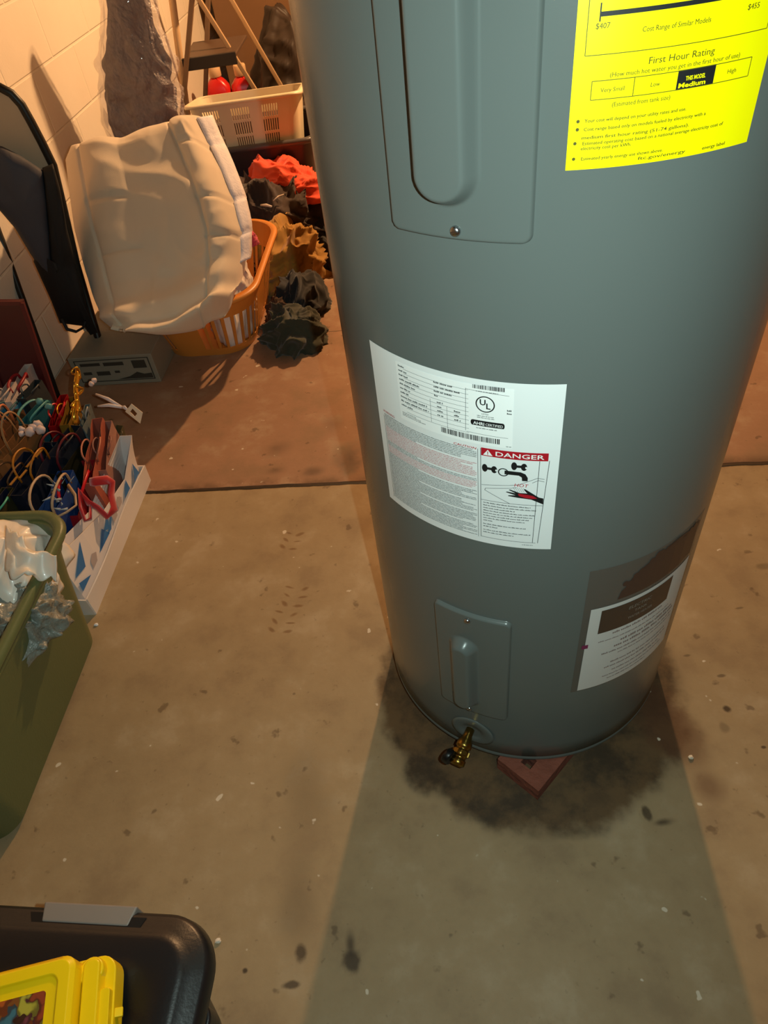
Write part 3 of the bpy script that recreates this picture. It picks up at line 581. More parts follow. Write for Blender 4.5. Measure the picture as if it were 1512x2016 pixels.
# bow, ribbon, knots, tissue
g = G(); w0 = AZ(150, 835, .25)
for (u, v, z, s) in ((150, 800, .29, 1), (153, 765, .31, -1), (150, 735, .325, 1)):
    c = AZ(u, v, z)
    g.tube([c+Vector((.010*s*math.cos(t)*1.0, .01*math.sin(2*t), .016*math.sin(t))) for t in (2*math.pi*k/14 for k in range(14))], .0045, 6, flat=.4, closed=True)
g.tube([w0, AZ(148, 815, .27), AZ(152, 790, .29), AZ(149, 760, .305), AZ(154, 735, .325), AZ(150, 722, .335)], [.012, .009, .007, .0075, .009, .002], 8, flat=.5)
g.out('gold_bow', M('gold_ribbon', 'dfa93c', .22, metal=.85, var=.4, vscale=90), made[16], smooth=True)
g = G(); rb = [(172, 950, .235), (183, 948, .24), (205, 945, .24), (215, 950, .23), (213, 975, .20), (220, 1002, .185), (205, 1018, .18), (186, 1000, .205), (168, 990, .22), (150, 965, .235), (152, 1000, .22), (162, 1026, .195), (172, 1022, .195), (172, 995, .21)]
g.tube([AZ(u, v, z-.055)+DR*.008 for (u, v, z) in rb], [.0125]*len(rb), 8, flat=.35); g.out('red_bow', M('red_velvet', 'b8121f', .5, sheen=.5), made[3], smooth=True)
g = G(); g.tube([AZ(u, v, .225) for (u, v) in ((134, 955), (148, 975), (150, 995), (132, 1008), (112, 1018))], .005, 6, flat=.5); g.out('cream_handle', M('cream_cord', 'd9bfa6', .5), made[4], smooth=True)
g = G(); rs = random.Random(9)
for i in range(16):
    u = 100+rs.random()*38; v = 940+rs.random()*70; c = AZ(u, v, .212)
    g.tube([c, c+Vector((rs.uniform(-.02, .02), rs.uniform(-.02, .02), rs.uniform(0, .01)))], [.004, .001], 5, flat=.4)
g.out('pale_flecks', M('fleck', '8c9aa8', .5), made[4], smooth=True)
g = G()
for (u, v) in ((20, 955), (52, 920), (38, 942), (70, 900)): c = AZ(u, v, .253); g.beam(c, c+Vector((.012, .028, .002)), .006, .002)
g.out('gold_bars', M('gold_bar', '9a6a20', .4), made[6])
def knot(pts, z, mat, parent, r=.009):
    g = G()
    for (u, v) in pts:
        c = AZ(u, v, z); q = bmesh.new(); bmesh.ops.create_icosphere(q, subdivisions=2, radius=r)
        for w in q.verts: w.co = w.co*(1+.5*noise.noise(w.co*160+Vector((u, v, 0))))+c
        g.add([w.co.copy() for w in q.verts], [tuple(x.index for x in fce.verts) for fce in q.faces]); q.free()
    return g.out('tissue_knot', mat, parent, smooth=True)
tis = M('white_tissue', 'c2b2b4', .6)
knot(((65, 842), (74, 836), (80, 846), (58, 850)), .30, tis, made[8], .012); knot(((43, 845), (42, 854)), .30, tis, made[8], .008)
knot(((180, 756), (185, 750)), .27, tis, made[17], .008); knot(((96, 800), (78, 790)), .27, M('aqua_tissue', '5a9294', .5), made[10], .010)

# ------------------------------------------------------------------ green bin and white bag inside
green = M('green_plastic', '5d6640', .42, var=.06, vscale=4, bump=.05, bscale=200)
gc = Vector((-.925, .870, 0)); rot = -TH; n = 10; HB = .36
GB = thing('storage_bin', (gc.x, gc.y, 0), 'large olive green plastic storage bin without a lid at the left edge', 'storage bin')
def gr(hx, hy, r, z): return rr(gc.x, gc.y, hx, hy, r, z, rot, n)
g = G(); g.loft([gr(.150, .235, .05, .0), gr(.158, .243, .055, .004), gr(.172, .258, .06, .12), gr(.175, .262, .06, .125), gr(.205, .288, .07, HB-.05), gr(.212, .293, .07, HB-.045), gr(.214, .296, .07, HB-.012)], True, False)
g.loft([gr(.214, .296, .07, HB-.012), gr(.205, .288, .065, HB-.014), gr(.165, .250, .055, .012)], False, True); g.out('bin_body', green, GB, smooth=False, bevel=.003)
g = G(); g.loft([gr(.214, .296, .07, HB-.014), gr(.228, .310, .078, HB-.016), gr(.231, .313, .08, HB-.010), gr(.229, .311, .08, HB), gr(.222, .304, .075, HB+.004), gr(.212, .294, .07, HB+.002), gr(.209, .291, .068, HB-.006), gr(.212, .294, .068, HB-.014)], False, False); g.out('rim', green, GB, smooth=True)
film2 = bpy.data.materials.new('thin_white_plastic'); film2.use_nodes = True; b = film2.node_tree.nodes['Principled BSDF']
b.inputs['Base Color'].default_value = lin('e6dacc'); b.inputs['Roughness'].default_value = .38; b.inputs['Subsurface Weight'].default_value = .1; b.inputs['Coat Weight'].default_value = .3
PB = thing('plastic_bag', (gc.x, gc.y, .10), 'crumpled white plastic bag stuffed in the green bin and folded over its rim', 'plastic bag')
cloth('bag_heap', AZ(-10, 1088, .36), .095, .125, .14, -.2, 3, film2, PB, amp=.55, fs=7, z0=.245, edge=.25)
g = G()
def lobe(u, v):                                     # flap folded over the rim
    a = AZ(10+u*98, 1040+u*60+v*(84-50*u), .398-.03*v*u+.012*math.sin(u*5)); w = .008*(rn(a, 24, 2)-.5)
    return a+Vector((w, w, w*1.4-.012*v*v))
g.grid(lobe, 26, 16); g.out('folded_flap', film2, PB, smooth=True, solid=.003)
grey_pl = M('grey_film', '7d8078', .3, var=.5, vscale=40, bump=.8, bscale=60, coat=.4)
cloth('grey_contents', AZ(8, 1180, .33), .09, .10, .10, .3, 6, grey_pl, PB, amp=.5, fs=15, z0=.23)

cloth('bag_bulk', (gc.x, gc.y+.02), .145, .225, .255, -TH, 9, film2, PB, amp=.35, fs=8, z0=.014, edge=.06)
# ------------------------------------------------------------------ black tote and yellow case, lower left
blk = M('black_tote_plastic', '17171a', .36, var=.15, vscale=6, bump=.04, bscale=220)
tc_ = Vector((-.583, .068, 0)); tr_ = R_(-10); HT = .33
TT = thing('storage_tote', (tc_.x, tc_.y, 0), 'black lidded plastic tote in the lower left corner with a grey latch', 'storage tote')
def tr2(hx, hy, r, z): return rr(tc_.x, tc_.y, hx, hy, r, z, tr_, 12)
g = G(); g.loft([tr2(.17, .24, .04, 0), tr2(.18, .25, .05, .01), tr2(.208, .275, .06, HT-.07), tr2(.222, .285, .06, HT-.065), tr2(.222, .285, .06, HT-.03)], True, True); g.out('tote_body', blk, TT, bevel=.003)
g = G(); g.loft([tr2(.228, .292, .062, HT-.045), tr2(.236, .300, .068, HT-.045), tr2(.238, .302, .07, HT-.04), tr2(.236, .300, .07, HT-.020), tr2(.230, .294, .066, HT-.012), tr2(.216, .280, .055, HT-.012), tr2(.208, .272, .05, HT-.002), tr2(.200, .264, .045, HT), tr2(.150, .214, .035, HT), tr2(.144, .208, .03, HT-.006)], True, True); g.out('lid', blk, TT, smooth=True)
def tl(a, b, z): return tc_+Matrix.Rotation(tr_, 3, 'Z') @ Vector((a, b, 0))+Vector((0, 0, z))
g = G(); g.loft([[tl(a, b, z) for a, b in ((-.035, .292), (.135, .292), (.120, .262), (-.020, .262))] for z in (HT-.020, HT-.0115)]); g.out('latch_recess', M('black_deep', '0a0a0b', .5), TT)
g = G(); g.loft([[tl(a, b, z) for a, b in ((-.020, .306), (.118, .306), (.112, .280), (-.014, .280))] for z in (HT-.040, HT-.0105)]); LT = g.out('latch', M('grey_latch', '7f7872', .5, var=.06), TT, bevel=.003)
g = G(); g.loft([rr(tl(.215, .10, 0).x, tl(.215, .10, 0).y, .022, .11, .02, z, tr_, 8) for z in (HT-.11, HT-.06)]); g.out('side_grip', blk, TT, bevel=.004)

yel = M('yellow_plastic', 'f0cc0a', .34, var=.05, vscale=6)
yc = Vector((-.513, .162, 0)); yr_ = R_(6); Z0 = HT+.001
YC = thing('toy_case', (yc.x, yc.y, Z0), 'bright yellow plastic case with a picture panel lying on the black tote', 'case')
def yl(a, b, z): return yc+Matrix.Rotation(yr_, 3, 'Z') @ Vector((a, b, 0))+Vector((0, 0, Z0+z))
def yrr(a, b, hx, hy, r, z): p_ = yl(a, b, 0); return rr(p_.x, p_.y, hx, hy, r, Z0+z, yr_, 6)
g = G(); g.loft([yrr(-.03, 0, .135, .105, .018, 0), yrr(-.03, 0, .14, .110, .02, .004), yrr(-.03, 0, .14, .110, .02, .034)]); g.out('case_body', yel, YC, bevel=.002)
g = G(); g.loft([yrr(-.045, 0, .118, .110, .016, .036), yrr(-.045, 0, .118, .110, .016, .066), yrr(-.045, 0, .113, .105, .013, .072), yrr(-.045, 0, .100, .092, .012, .072), yrr(-.045, 0, .098, .090, .010, .069), yrr(-.045, 0, .086, .078, .008, .067)]); CL = g.out('case_lid', yel, YC, bevel=.0012)
g = G(); g.loft([yrr(.086, 0, .012, .105, .008, .034), yrr(.086, 0, .010, .103, .008, .052)]); g.out('hinge_rail', yel, YC, bevel=.002)
g = G(); g.lathe([(.0, 0), (.0155, 0), (.0155, .010), (.0150, .0125), (.0135, .0135), (0, .0135)], yl(.084, .092, .034), 24); g.out('hinge_boss', yel, YC, bevel=.001)
g = G(); g.beam(yl(.096, .045, .030), yl(.118, .045, .024), .010, .006); g.out('hinge_peg', yel, YC, bevel=.001)
g = G(); g.loft([yrr(.102, .02, .006, .05, .004, .010), yrr(.102, .02, .006, .05, .004, .045)]); g.out('clasp', yel, YC, bevel=.001)
pic = bpy.data.materials.new('picture_print'); pic.use_nodes = True; b = pic.node_tree.nodes['Principled BSDF']; q = NB(pic)
P = q.n('ShaderNodeTexCoord').outputs['Object']; vo = q.n('ShaderNodeTexVoronoi'); q.put(vo.inputs['Vector'], P); vo.inputs['Scale'].default_value = 62; nw = q.n('ShaderNodeMix', data_type='RGBA'); nw.inputs['Factor'].default_value = .05; q.put(nw.inputs['A'], P); nz_ = q.n('ShaderNodeTexNoise'); nz_.inputs['Scale'].default_value = 40; q.put(nz_.inputs['Vector'], P); q.put(nw.inputs['B'], nz_.outputs['Color']); q.put(vo.inputs['Vector'], nw.outputs['Result'])
cr = q.n('ShaderNodeValToRGB'); cr.color_ramp.interpolation = 'CONSTANT'; sc = q.n('ShaderNodeSeparateColor'); q.put(sc.inputs[0], vo.outputs['Color']); q.put(cr.inputs[0], sc.outputs[0])
el = cr.color_ramp.elements; el[0].position = 0; el[0].color = lin('a8521e'); el[1].position = .28; el[1].color = lin('c87a2a')
for pos, cc in ((.45, '6d3540'), (.6, '3a2014'), (.7, '8a3a20'), (.84, 'a8a038'), (.93, '3a6a7a')): e = el.new(pos); e.color = lin(cc)
dk = q.step(vo.outputs['Distance'], .42, .62); q.put(b.inputs['Base Color'], q.mix(q.math('MULTIPLY', dk, .7), cr.outputs[0], lin('2a1410'))); b.inputs['Roughness'].default_value = .45
g = G(); g.loft([yrr(-.045, 0, .085, .077, .004, .0672), yrr(-.045, 0, .085, .077, .004, .0682)]); g.out('picture_panel', pic, CL)

# ------------------------------------------------------------------ laundry basket with quilt
def basket(name, parent, cx, cy, rot, h, bot, top, mat, N, slots, rows, z0=0, rimr=.010, thick=.0022):
    """slots(i,N) -> True where the wall is pierced; rows = list of (z0,z1,pierced)"""
    nr = len(rows); v = []; f = []
    def R(t, bulge=0): return rr_even(cx, cy, bot[0]+(top[0]-bot[0])*t+bulge, bot[1]+(top[1]-bot[1])*t+bulge, bot[2]+(top[2]-bot[2])*t, z0+h*t, rot, N)
    zs = [rows[0][0]]+[r_[1] for r_ in rows]
    for z in zs: v += R(z)
    for j in range(nr):
        for i in range(N):
            if rows[j][2] and slots(i, N): continue
            f.append((j*N+i, j*N+(i+1) % N, (j+1)*N+(i+1) % N, (j+1)*N+i))
    f.append(tuple(range(N))[::-1])
    g = G().add(v, f); g.out('basket_wall', mat, parent, solid=thick)
    g = G(); g.loft([R(1, .000), R(1, .014), [p+Vector((0, 0, -.006)) for p in R(1, .018)], [p+Vector((0, 0, -.014)) for p in R(1, .018)], [p+Vector((0, 0, -.014)) for p in R(1, .014)], [p+Vector((0, 0, -.006)) for p in R(1, .012)], [p+Vector((0, 0, -.006)) for p in R(1, -.002)], R(1, .000)], False, False)
    return g.out('rim', mat, parent, smooth=True)
orange = M('orange_plastic', 'd98a3a', .4, var=.05)
bc = Vector((-.520, 2.520)); LB = thing('laundry_basket', (bc.x, bc.y, 0), 'orange slotted laundry basket on the floor holding the ivory quilt', 'laundry basket')
NB_ = 150
def sl(i, N):
    k = i % 3; u = i/N
    return k != 0 and not any(abs(u-w) < .035 for w in (0.125, .375, .625, .875))
basket('orange', LB, bc.x, bc.y, -TH, .25, (.165, .235, .11), (.225, .315, .14), orange, NB_, sl, [(0, .12, False), (.12, .68, True), (.68, 1, False)])
# things inside: white sheet, pink scrap
sheet_m = M('white_cotton', 'e6dccf', .85, var=.05, vscale=10, bump=.1, bscale=60, sheen=.2)
o = cloth('white_sheet', (-.445, 2.47), .082, .165, .315, -.15, 11, sheet_m, None, amp=.35, fs=9, z0=.012, edge=.08); tag(o, 'white cotton sheet bulging over the right rim of the orange basket', 'sheet')
o = cloth('pink_sock', AZ(482, 452, .33), .035, .03, .055, .2, 4, M('pink_knit', 'd0465a', .8, sheen=.3), None, amp=.4, fs=40, z0=.275); tag(o, 'bright pink knitted scrap on top of the white sheet', 'sock')

# quilt: front face traced in space from lower front edge to the upper back edge
quilt_m = M('ivory_quilt', 'd6c7b2', .85, var=.05, vscale=5, bump=.08, bscale=500, sheen=.3)
Lp = [(126, 276), (116, 300), (124, 370), (134, 440), (152, 510), (170, 570), (188, 620), (208, 642)]
Rp = [(372, 212), (396, 262), (424, 320), (450, 385), (464, 440), (466, 500), (456, 560), (432, 612)]
Yd = [2.60, 2.55, 2.46, 2.38, 2.31, 2.25, 2.15, 2.06]
def pl(A, t):
    x = t*(len(A)-1); i = min(int(x), len(A)-2); f_ = x-i
    a, b_ = A[i], A[i+1]
    if isinstance(a, tuple): return (a[0]+(b_[0]-a[0])*f_, a[1]+(b_[1]-a[1])*f_)
    return a+(b_-a)*f_
def qf(s, t):
    a, b_ = pl(Lp, t), pl(Rp, t); y = pl(Yd, t)
    bow = math.sin(math.pi*s)*(26*smooth(.55, 1, t)+(-2)*smooth(.4, 0, t))                    # lower hem sags
    u = a[0]+(b_[0]-a[0])*s; v = a[1]+(b_[1]-a[1])*s+bow
    if t < .5: v += (10*math.exp(-((s-.42)/.12)**2))*(1-2*t)
    return AY(u, v, y-.03*math.sin(math.pi*s))
Nv = (Vector((.02, -.72, .69))).normalized()
def seam(s, t):
    d = 0
    for (x, w) in ((.13, .010), (.80, .010)): d = max(d, math.exp(-((s-x-.02*math.sin(t*3))/w)**2))
    if s < .13: d = d
    if .13 < s < .42:
        for tt in (.36, .58, .20): d = max(d, math.exp(-((t-tt)/.010)**2)*smooth(.44, .36, s)*(.9 if tt != .2 else 0))
    if s > .80:
        for tt in (.17, .42, .60): d = max(d, math.exp(-((t-tt-.05*(s-.8))/.010)**2))
    return d
def qfront(s, t, lin_=False):
    p_ = qf(s, t); e = min(1, (1-abs(2*s-1)**6)); e2 = min(1, 1-abs(2*t-1)**8)
    fold = rn((s*1.3+t*.5, t*1.8-s*.6, 0), 1.9, 5)*.5+rn((s*2, t*4, 3), 1.6, 8)*.25
    puff = 0
    if s > .80: puff = .018*math.sin(math.pi*min(1, (s-.80)/.2))
    elif s < .42 and s > .13: puff = .016*math.sin(math.pi*(s-.13)/.29)
    lowf = smooth(.72, .95, t)*(.030*math.sin(t*38+s*5)+.02*noise.noise(Vector((s*6, t*9, 2))))
    dips = -.03*math.exp(-((s-.56)/.22)**2-((t-.62)/.22)**2)*1.2
    dis = .055*min(e, e2)+.022*fold*min(e, e2)+puff+lowf+dips-.013*seam(s, t)
    wr = .008*rn((s*3, t*3, 9), 3.0, 2)*smooth(.7, .9, s)*smooth(1.0, .93, s)
    return p_+Nv*(dis-.05+wr)
def qback(s, t): p_ = qf(s, t); return p_+Vector((.02, .26, -.02))*min(1, 1.0)+Vector((0, 0, -.12))*(1-t)
g = G(); nu, nv = 110, 90; g.grid(qfront, nu, nv); off = len(g.v); g.grid(qback, nu, nv)
idx = [i for i in range(nu+1)]+[j*(nu+1)+nu for j in range(1, nv+1)]+[nv*(nu+1)+i for i in range(nu-1, -1, -1)]+[j*(nu+1) for j in range(nv-1, 0, -1)]
# rounded rim between front and back
K = 6; prev = idx; n_ = len(idx); ctr = sum((g.v[i] for i in idx), Vector())/n_
for k in range(1, K+1):
    cur = []
    for i in idx:
        a = g.v[i]; b_ = g.v[i+off]; t_ = k/K
        if k == K: cur.append(i+off); continue
        m_ = a.lerp(b_, t_); out_ = (a-ctr); out_.y = 0; out_.normalize(); g.v.append(m_+out_*.014*math.sin(math.pi*t_)**.6); cur.append(len(g.v)-1)
    for i in range(n_): g.f.append((prev[i], prev[(i+1) % n_], cur[(i+1) % n_], cur[i]))
    prev = cur
QT = g.out('quilt', quilt_m, None, smooth=True); tag(QT, 'bulky folded ivory quilt standing up in the orange laundry basket', 'quilt')
g = G(); g.grid(lambda u, v: qfront(1, .03+v*.72)+Vector((.004+u*.045*(1-.3*v), .02+u*.05, .004-.012*u+.002*math.sin(v*30))), 3, 50)
g.out('quilt_lining', M('white_lining', 'e4e0ea', .7, bump=.2, bscale=120), QT, smooth=True, solid=.004)

# ------------------------------------------------------------------ heaps of clothes on the floor
def heap(kind, label, cat, c, rx, ry, h, rot, seed, m_, **k):
    o = cloth(kind, c, rx, ry, h, rot, seed, m_, **k); return tag(o, label, cat)
dkg = M('dark_green_cloth', '383a2c', .9, var=.4, vscale=14, sheen=.2); blkc = M('black_cloth', '1c1c1e', .9, var=.3, vscale=10, sheen=.2)
must = M('mustard_cloth', 'a87a2c', .85, var=.3, vscale=9, sheen=.2); brnc = M('dark_brown_cloth', '3a2a22', .9, var=.4, vscale=8, sheen=.2); orc = M('orange_cloth', 'e8481a', .75, var=.15, vscale=6, sheen=.2)
heap('dark_green_shirt', 'dark green crumpled garment on the floor nearest the joint, right of the basket', 'clothes', (-.235, 2.33), .095, .12, .11, .2, 21, dkg, amp=.9, fs=12, edge=.25)
heap('black_garment', 'black crumpled garment between the dark green one and the mustard cloth', 'clothes', (-.20, 2.52), .09, .11, .13, -.3, 22, blkc, amp=.8, fs=12, edge=.25)
heap('brown_garment', 'small dark brown garment tucked against the basket side', 'clothes', (-.275, 2.42), .05, .10, .10, .1, 25, M('rust_brown_cloth', '4a3424', .9, var=.5, vscale=12), amp=.7, fs=18)
heap('mustard_cloth', 'mustard yellow garment heaped behind the black one', 'clothes', (-.235, 2.80), .125, .16, .20, .35, 23, must, amp=.8, fs=11)
heap('dark_laundry', 'large heap of dark brown and black laundry in front of the grey tote', 'clothes', (-.28, 3.12), .28, .24, .27, -.2, 24, brnc, amp=.6, fs=9)
heap('black_trousers', 'black garment trailing off the right end of the dark heap', 'clothes', (-.085, 2.93), .07, .17, .14, .2, 28, blkc, amp=.6, fs=13)
heap('orange_garment', 'vivid orange garment spread over the dark laundry', 'clothes', (-.21, 3.17), .095, .25, .085, .62, 26, orc, amp=.8, fs=9, z0=.225)
o = cloth('lilac_scrap', AZ(610, 540, .0), .035, .05, .03, .2, 27, M('lilac_cloth', '5f5560', .85), None, amp=.6, fs=22); tag(o, 'small lilac grey scrap under the mustard garment hem', 'clothes')
hm_ = M('pale_hanger', 'd8c8ba', .4)
for i, (a, b, lab) in enumerate(((((538, 395)), ((558, 383)), 'thin white plastic clip lying on the dark laundry by the orange garment'), ((513, 404), (535, 407), 'white oval tag lying on the dark laundry above the mustard garment'), ((503, 362), (512, 355), 'tiny white clip on the dark laundry near the grey tote'))):
    g = G(); A, B_ = AZ(*a, .275 if i != 1 else .25), AZ(*b, .275 if i != 1 else .25); g.tube([A, A.lerp(B_, .5)+Vector((0, 0, .004)), B_], [.004, .006, .004], 8, flat=.5); o = g.out('garment_clip', hm_, smooth=True); tag(o, lab, 'clip')
# pale slipper
sh = AZ(450, 309, .30); g = G(); g.loft([[sh+Vector((x*math.cos(.3)-y*math.sin(.3), (x*math.sin(.3)+y*math.cos(.3)), z)) for x, y in ((sc_*(.055+.02*math.cos(a))*math.cos(a), sc_*.026*math.sin(a)) for a in (2*math.pi*k/28 for k in range(28)))] for sc_, z in ((.85, -.012), (1, -.004), (1, .006), (.9, .012), (.75, .010))]); o = g.out('slipper', M('beige_felt', 'c9ac92', .8), smooth=True); tag(o, 'beige slipper sole resting at the left end of the dark laundry', 'slipper')

# ------------------------------------------------------------------ grey tote with the cream basket on it
gt = M('charcoal_plastic', '3a3236', .33, var=.1)
gtc = Vector((-.345, 3.57, 0)); GT = thing('storage_tote', (gtc.x, gtc.y, 0), 'charcoal maroon plastic tote behind the laundry with the cream basket sitting in it', 'storage tote')
def g2(hx, hy, r, z): return rr(gtc.x, gtc.y, hx, hy, r, z, -.05, 8)
g = G(); g.loft([g2(.24, .19, .05, 0), g2(.25, .20, .05, .01), g2(.285, .225, .06, .34), g2(.275, .215, .055, .34), g2(.235, .185, .045, .015)], True, True); g.out('tote_body', gt, GT, bevel=.003)
g = G(); g.loft([g2(.285, .225, .06, .335), g2(.302, .242, .07, .338), g2(.305, .245, .072, .352), g2(.298, .238, .07, .360), g2(.285, .225, .06, .360), g2(.277, .217, .056, .350), g2(.285, .225, .06, .335)], False, False); g.out('rim', M('grey_rim', '565456', .3), GT, smooth=True)
cream = M('cream_plastic', 'e8d8b8', .4, var=.03)
N2 = 300
def slc(i, N):
    u = i/N*1.54
    return (i % 2 == 0) and any(abs(u-c_) < .038 for c_ in (.8825, 1.0105, 1.1395))
CB = thing('laundry_basket', (-.335, 3.50, .24), 'cream laundry basket with three grille panels standing in the charcoal tote', 'laundry basket')
k0 = len(bpy.data.objects); obs0 = set(bpy.data.objects)
cb = (-.335, 3.52)
rows = [(0, .22, False), (.22, .41, True), (.41, .45, False), (.45, .64, True), (.64, .68, False), (.68, .87, True), (.87, 1, False)]
basket('cream', CB, cb[0], cb[1], -.05, .24, (.205, .150, .05), (.235, .175, .05), cream, N2, slc, rows, z0=.29, thick=.003)
g = G(); g.loft([rr(cb[0], cb[1]+.02, .17, .12, .04, z, -.05, 6) for z in (.30, .44)]); g.out('dark_contents', M('basket_dark', '3a2420', .9, var=.6, vscale=20), CB)
for o in set(bpy.data.objects)-obs0:
    o.matrix_parent_inverse = Matrix.Translation(-Vector(CB.location)) @ Matrix.Translation((0, 3.36, .36)) @ Matrix.Rotation(R_(-9), 4, 'X') @ Matrix.Translation((0, -3.36, -.36))
g = G(); c = AY(589-3, 276, 3.315)
# ------------------------------------------------------------------ step ladder
lm_ = M('ladder_metal', '8a6f55', .4, metal=.3, var=.05); lb = M('ladder_black', '241c16', .5); lt = M('ladder_pale', 'c0a07a', .4, metal=.2)
LD = thing('step_ladder', (-.5, 3.95, 0), 'folding metal step ladder with a black tray step behind the cream basket', 'step ladder')
def ext(p0, p1, zt, zb_): p0, p1 = Vector(p0), Vector(p1); d = (p1-p0)/(p1.z-p0.z); return p0+d*(zt-p0.z), p0+d*(zb_-p0.z)
for (y, a, b_) in ((3.85, (378, 0), (361, 200)), (4.2, (409, 25), (404, 200))):
    A, B_ = ext(AY(*a, y), AY(*b_, y), 1.12, 0.0); g = G(); g.beam(A, B_, .036, .022); g.out('front_rail', lm_, LD, bevel=.003)
for (y, a, b_) in ((4.0, (408, 25), (517, 200)), (4.35, (456, 0), (567, 192))):
    A, B_ = ext(AY(*a, y), AY(*b_, y), 1.10, 0.0); g = G(); g.beam(A, B_, .024, .020); g.out('rear_rail', lt, LD, bevel=.003)
P = [AY(362, 132, 3.86), AY(470, 132, 3.86), AY(488, 78, 4.22), AY(378, 78, 4.22)]; zt = .597
g = G(); pts = [Vector((p_.x, p_.y, zt)) for p_ in P]; g.loft([[p_+Vector((0, 0, -.014)) for p_ in pts], pts]); g.out('tray_step', M('tray_brown', '4e3a2c', .5), LD, bevel=.004)
g = G(); g.beam(pts[0]+Vector((0, -.01, -.016)), pts[1]+Vector((0, -.01, -.016)), .050, .022, up=(0, 1, 0)); g.out('step_edge', lb, LD, bevel=.003)
g = G(); T1 = AY(386, 4, 3.85); T2 = AY(412, 4, 3.85); g.box(((T1.x+T2.x)/2, 3.98, .90), .055, .17, .022); g.out('top_hinge', lb, LD, bevel=.004)
# boxes and bags behind
cardb = M('cardboard', '74563a', .8, var=.12, vscale=5); cardb2 = M('cardboard_dark', '6b4c30', .8, var=.2, vscale=5)
def cbox(label, c, hx, hy, hz, rz, m_):
    g = G(); g.box((c[0], c[1], c[2]+hz), hx, hy, hz, rz); o = g.out('cardboard_box', m_, None, bevel=.004)
    T = Matrix.Rotation(rz, 3, 'Z'); q = G(); q.box((c[0], c[1], c[2]+2*hz+.0006), hx*.99, .025, .0005, rz); q.out('packing_tape', M('tape', 'a88a5c', .3), o)
    ft = T @ Vector((0, -hy-.0006, 0)); q = G(); q.box((c[0]+ft.x, c[1]+ft.y, c[2]+hz*1.75), .025, .0005, hz*.24, rz); q.out('packing_tape', M('tape', 'a88a5c', .3), o)
    return tag(o, label, 'cardboard box')
cbox('tall brown cardboard box behind the rear rails of the step ladder', (-.25, 5.35, 0), .30, .25, .62, -.12, cardb)
cbox('darker cardboard box stack end beside the water heater edge', (.42, 5.2, 0), .30, .25, .55, -.1, cardb2)
cbox('low cardboard box under the tray step with two red jugs on it', (-.50, 4.62, 0), .24, .15, .085, -.05, cardb)
heap('black_bag', 'dark stuffed bag slumped right of the tray step', 'bag', (-.12, 4.55), .30, .20, .56, .1, 31, M('black_nylon', '2c2018', .6, var=.3), amp=.35, fs=6)
heap('brown_bundle', 'low dark brown bundle behind the right end of the cream basket', 'bundle', (-.06, 4.12), .24, .17, .30, .1, 33, M('umber_cloth', '2e1e14', .9, var=.3), amp=.4, fs=8)
# red jugs
redj = M('red_jug_plastic', 'c8201c', .3, var=.08)
def jug(c, label, hl, tall, rz):
    J = thing('detergent_jug', c, label, 'jug'); s = .070; x, y, z = c
    g = G(); g.loft([rr(x, y, s*k, .05*k2, .03, z+h_*tall, rz, 6) for (k, k2, h_) in ((.9, .9, 0), (1, 1, .02), (1, 1, .10), (.92, .95, .14), (.6, .7, .17), (.38, .55, .185))]); g.out('jug_body', redj, J, smooth=True)
    g = G(); top = z+.185*tall; g.lathe([(.030, 0), (.034, .004), (.034, .05), (.030, .056), (0, .056)], (x+hl*.0, y, top), 24); g.out('jug_cap', M('jug_cap', 'd9b48a' if hl > 0 else 'a88468', .4), J, smooth=True)
    g = G(); g.tube([Vector((x+hl*.03, y-.01, z+.165*tall)), Vector((x+hl*.075, y-.01, z+.17*tall)), Vector((x+hl*.10, y-.01, z+.13*tall)), Vector((x+hl*.10, y-.01, z+.07*tall)), Vector((x+hl*.08, y-.01, z+.04*tall))], .011, 8); g.out('jug_handle', redj, J, smooth=True)
jug((-.585, 4.60, .172), 'red detergent jug with a handle, left one under the tray step', .35, .98, 0)
jug((-.445, 4.60, .172), 'smaller red bottle with a pale cap, right one under the tray step', -.2, .92, .1)

# ------------------------------------------------------------------ items along the left wall
pb_ = AZ(270, 300, .0)
GBx = thing('garment_bag', (-.77, 3.15, 0), 'tall clear plastic bag of dark purple clothing leaning on the block wall', 'garment bag')
Lb = [(216, -60), (214, 40), (212, 110), (206, 160), (214, 215), (232, 275), (236, 330)]; Rb = [(272, -60), (300, 40), (322, 110), (338, 165), (346, 215), (352, 275), (352, 330)]
def bfn(y0, grow, zmin):
    def fn(u, v):
        a, b_ = pl(Lb, v), pl(Rb, v); A, B_ = AY(a[0]-grow, a[1], y0), AY(b_[0]+grow, b_[1], y0); th = 2*math.pi*u
        c = (A+B_)/2; hw = (B_-A)/2; p_ = c+hw*math.cos(th)+Vector((0, .5*hw.length, 0))*math.sin(th)
        d = 1+.14*noise.noise(Vector((math.cos(th)*2, math.sin(th)*2, v*7)))+.12*rn((math.cos(th), math.sin(th), v*3), 2.3, 3)
        q_ = c+(p_-c)*d; return q_
    return fn
g = G(); g.grid(bfn(3.15, 0, 0), 72, 60); pts_ = g.v[:]; bot = pts_[60*73:]; g.f.append(tuple(range(72))[::-1]); g.f.append(tuple(range(60*73, 60*73+72)))
cl = M('purple_grey_clothing', '2c2024', .75, var=.9, vscale=13, bump=1, bscale=14)
g.out('folded_clothing', cl, GBx, smooth=True)
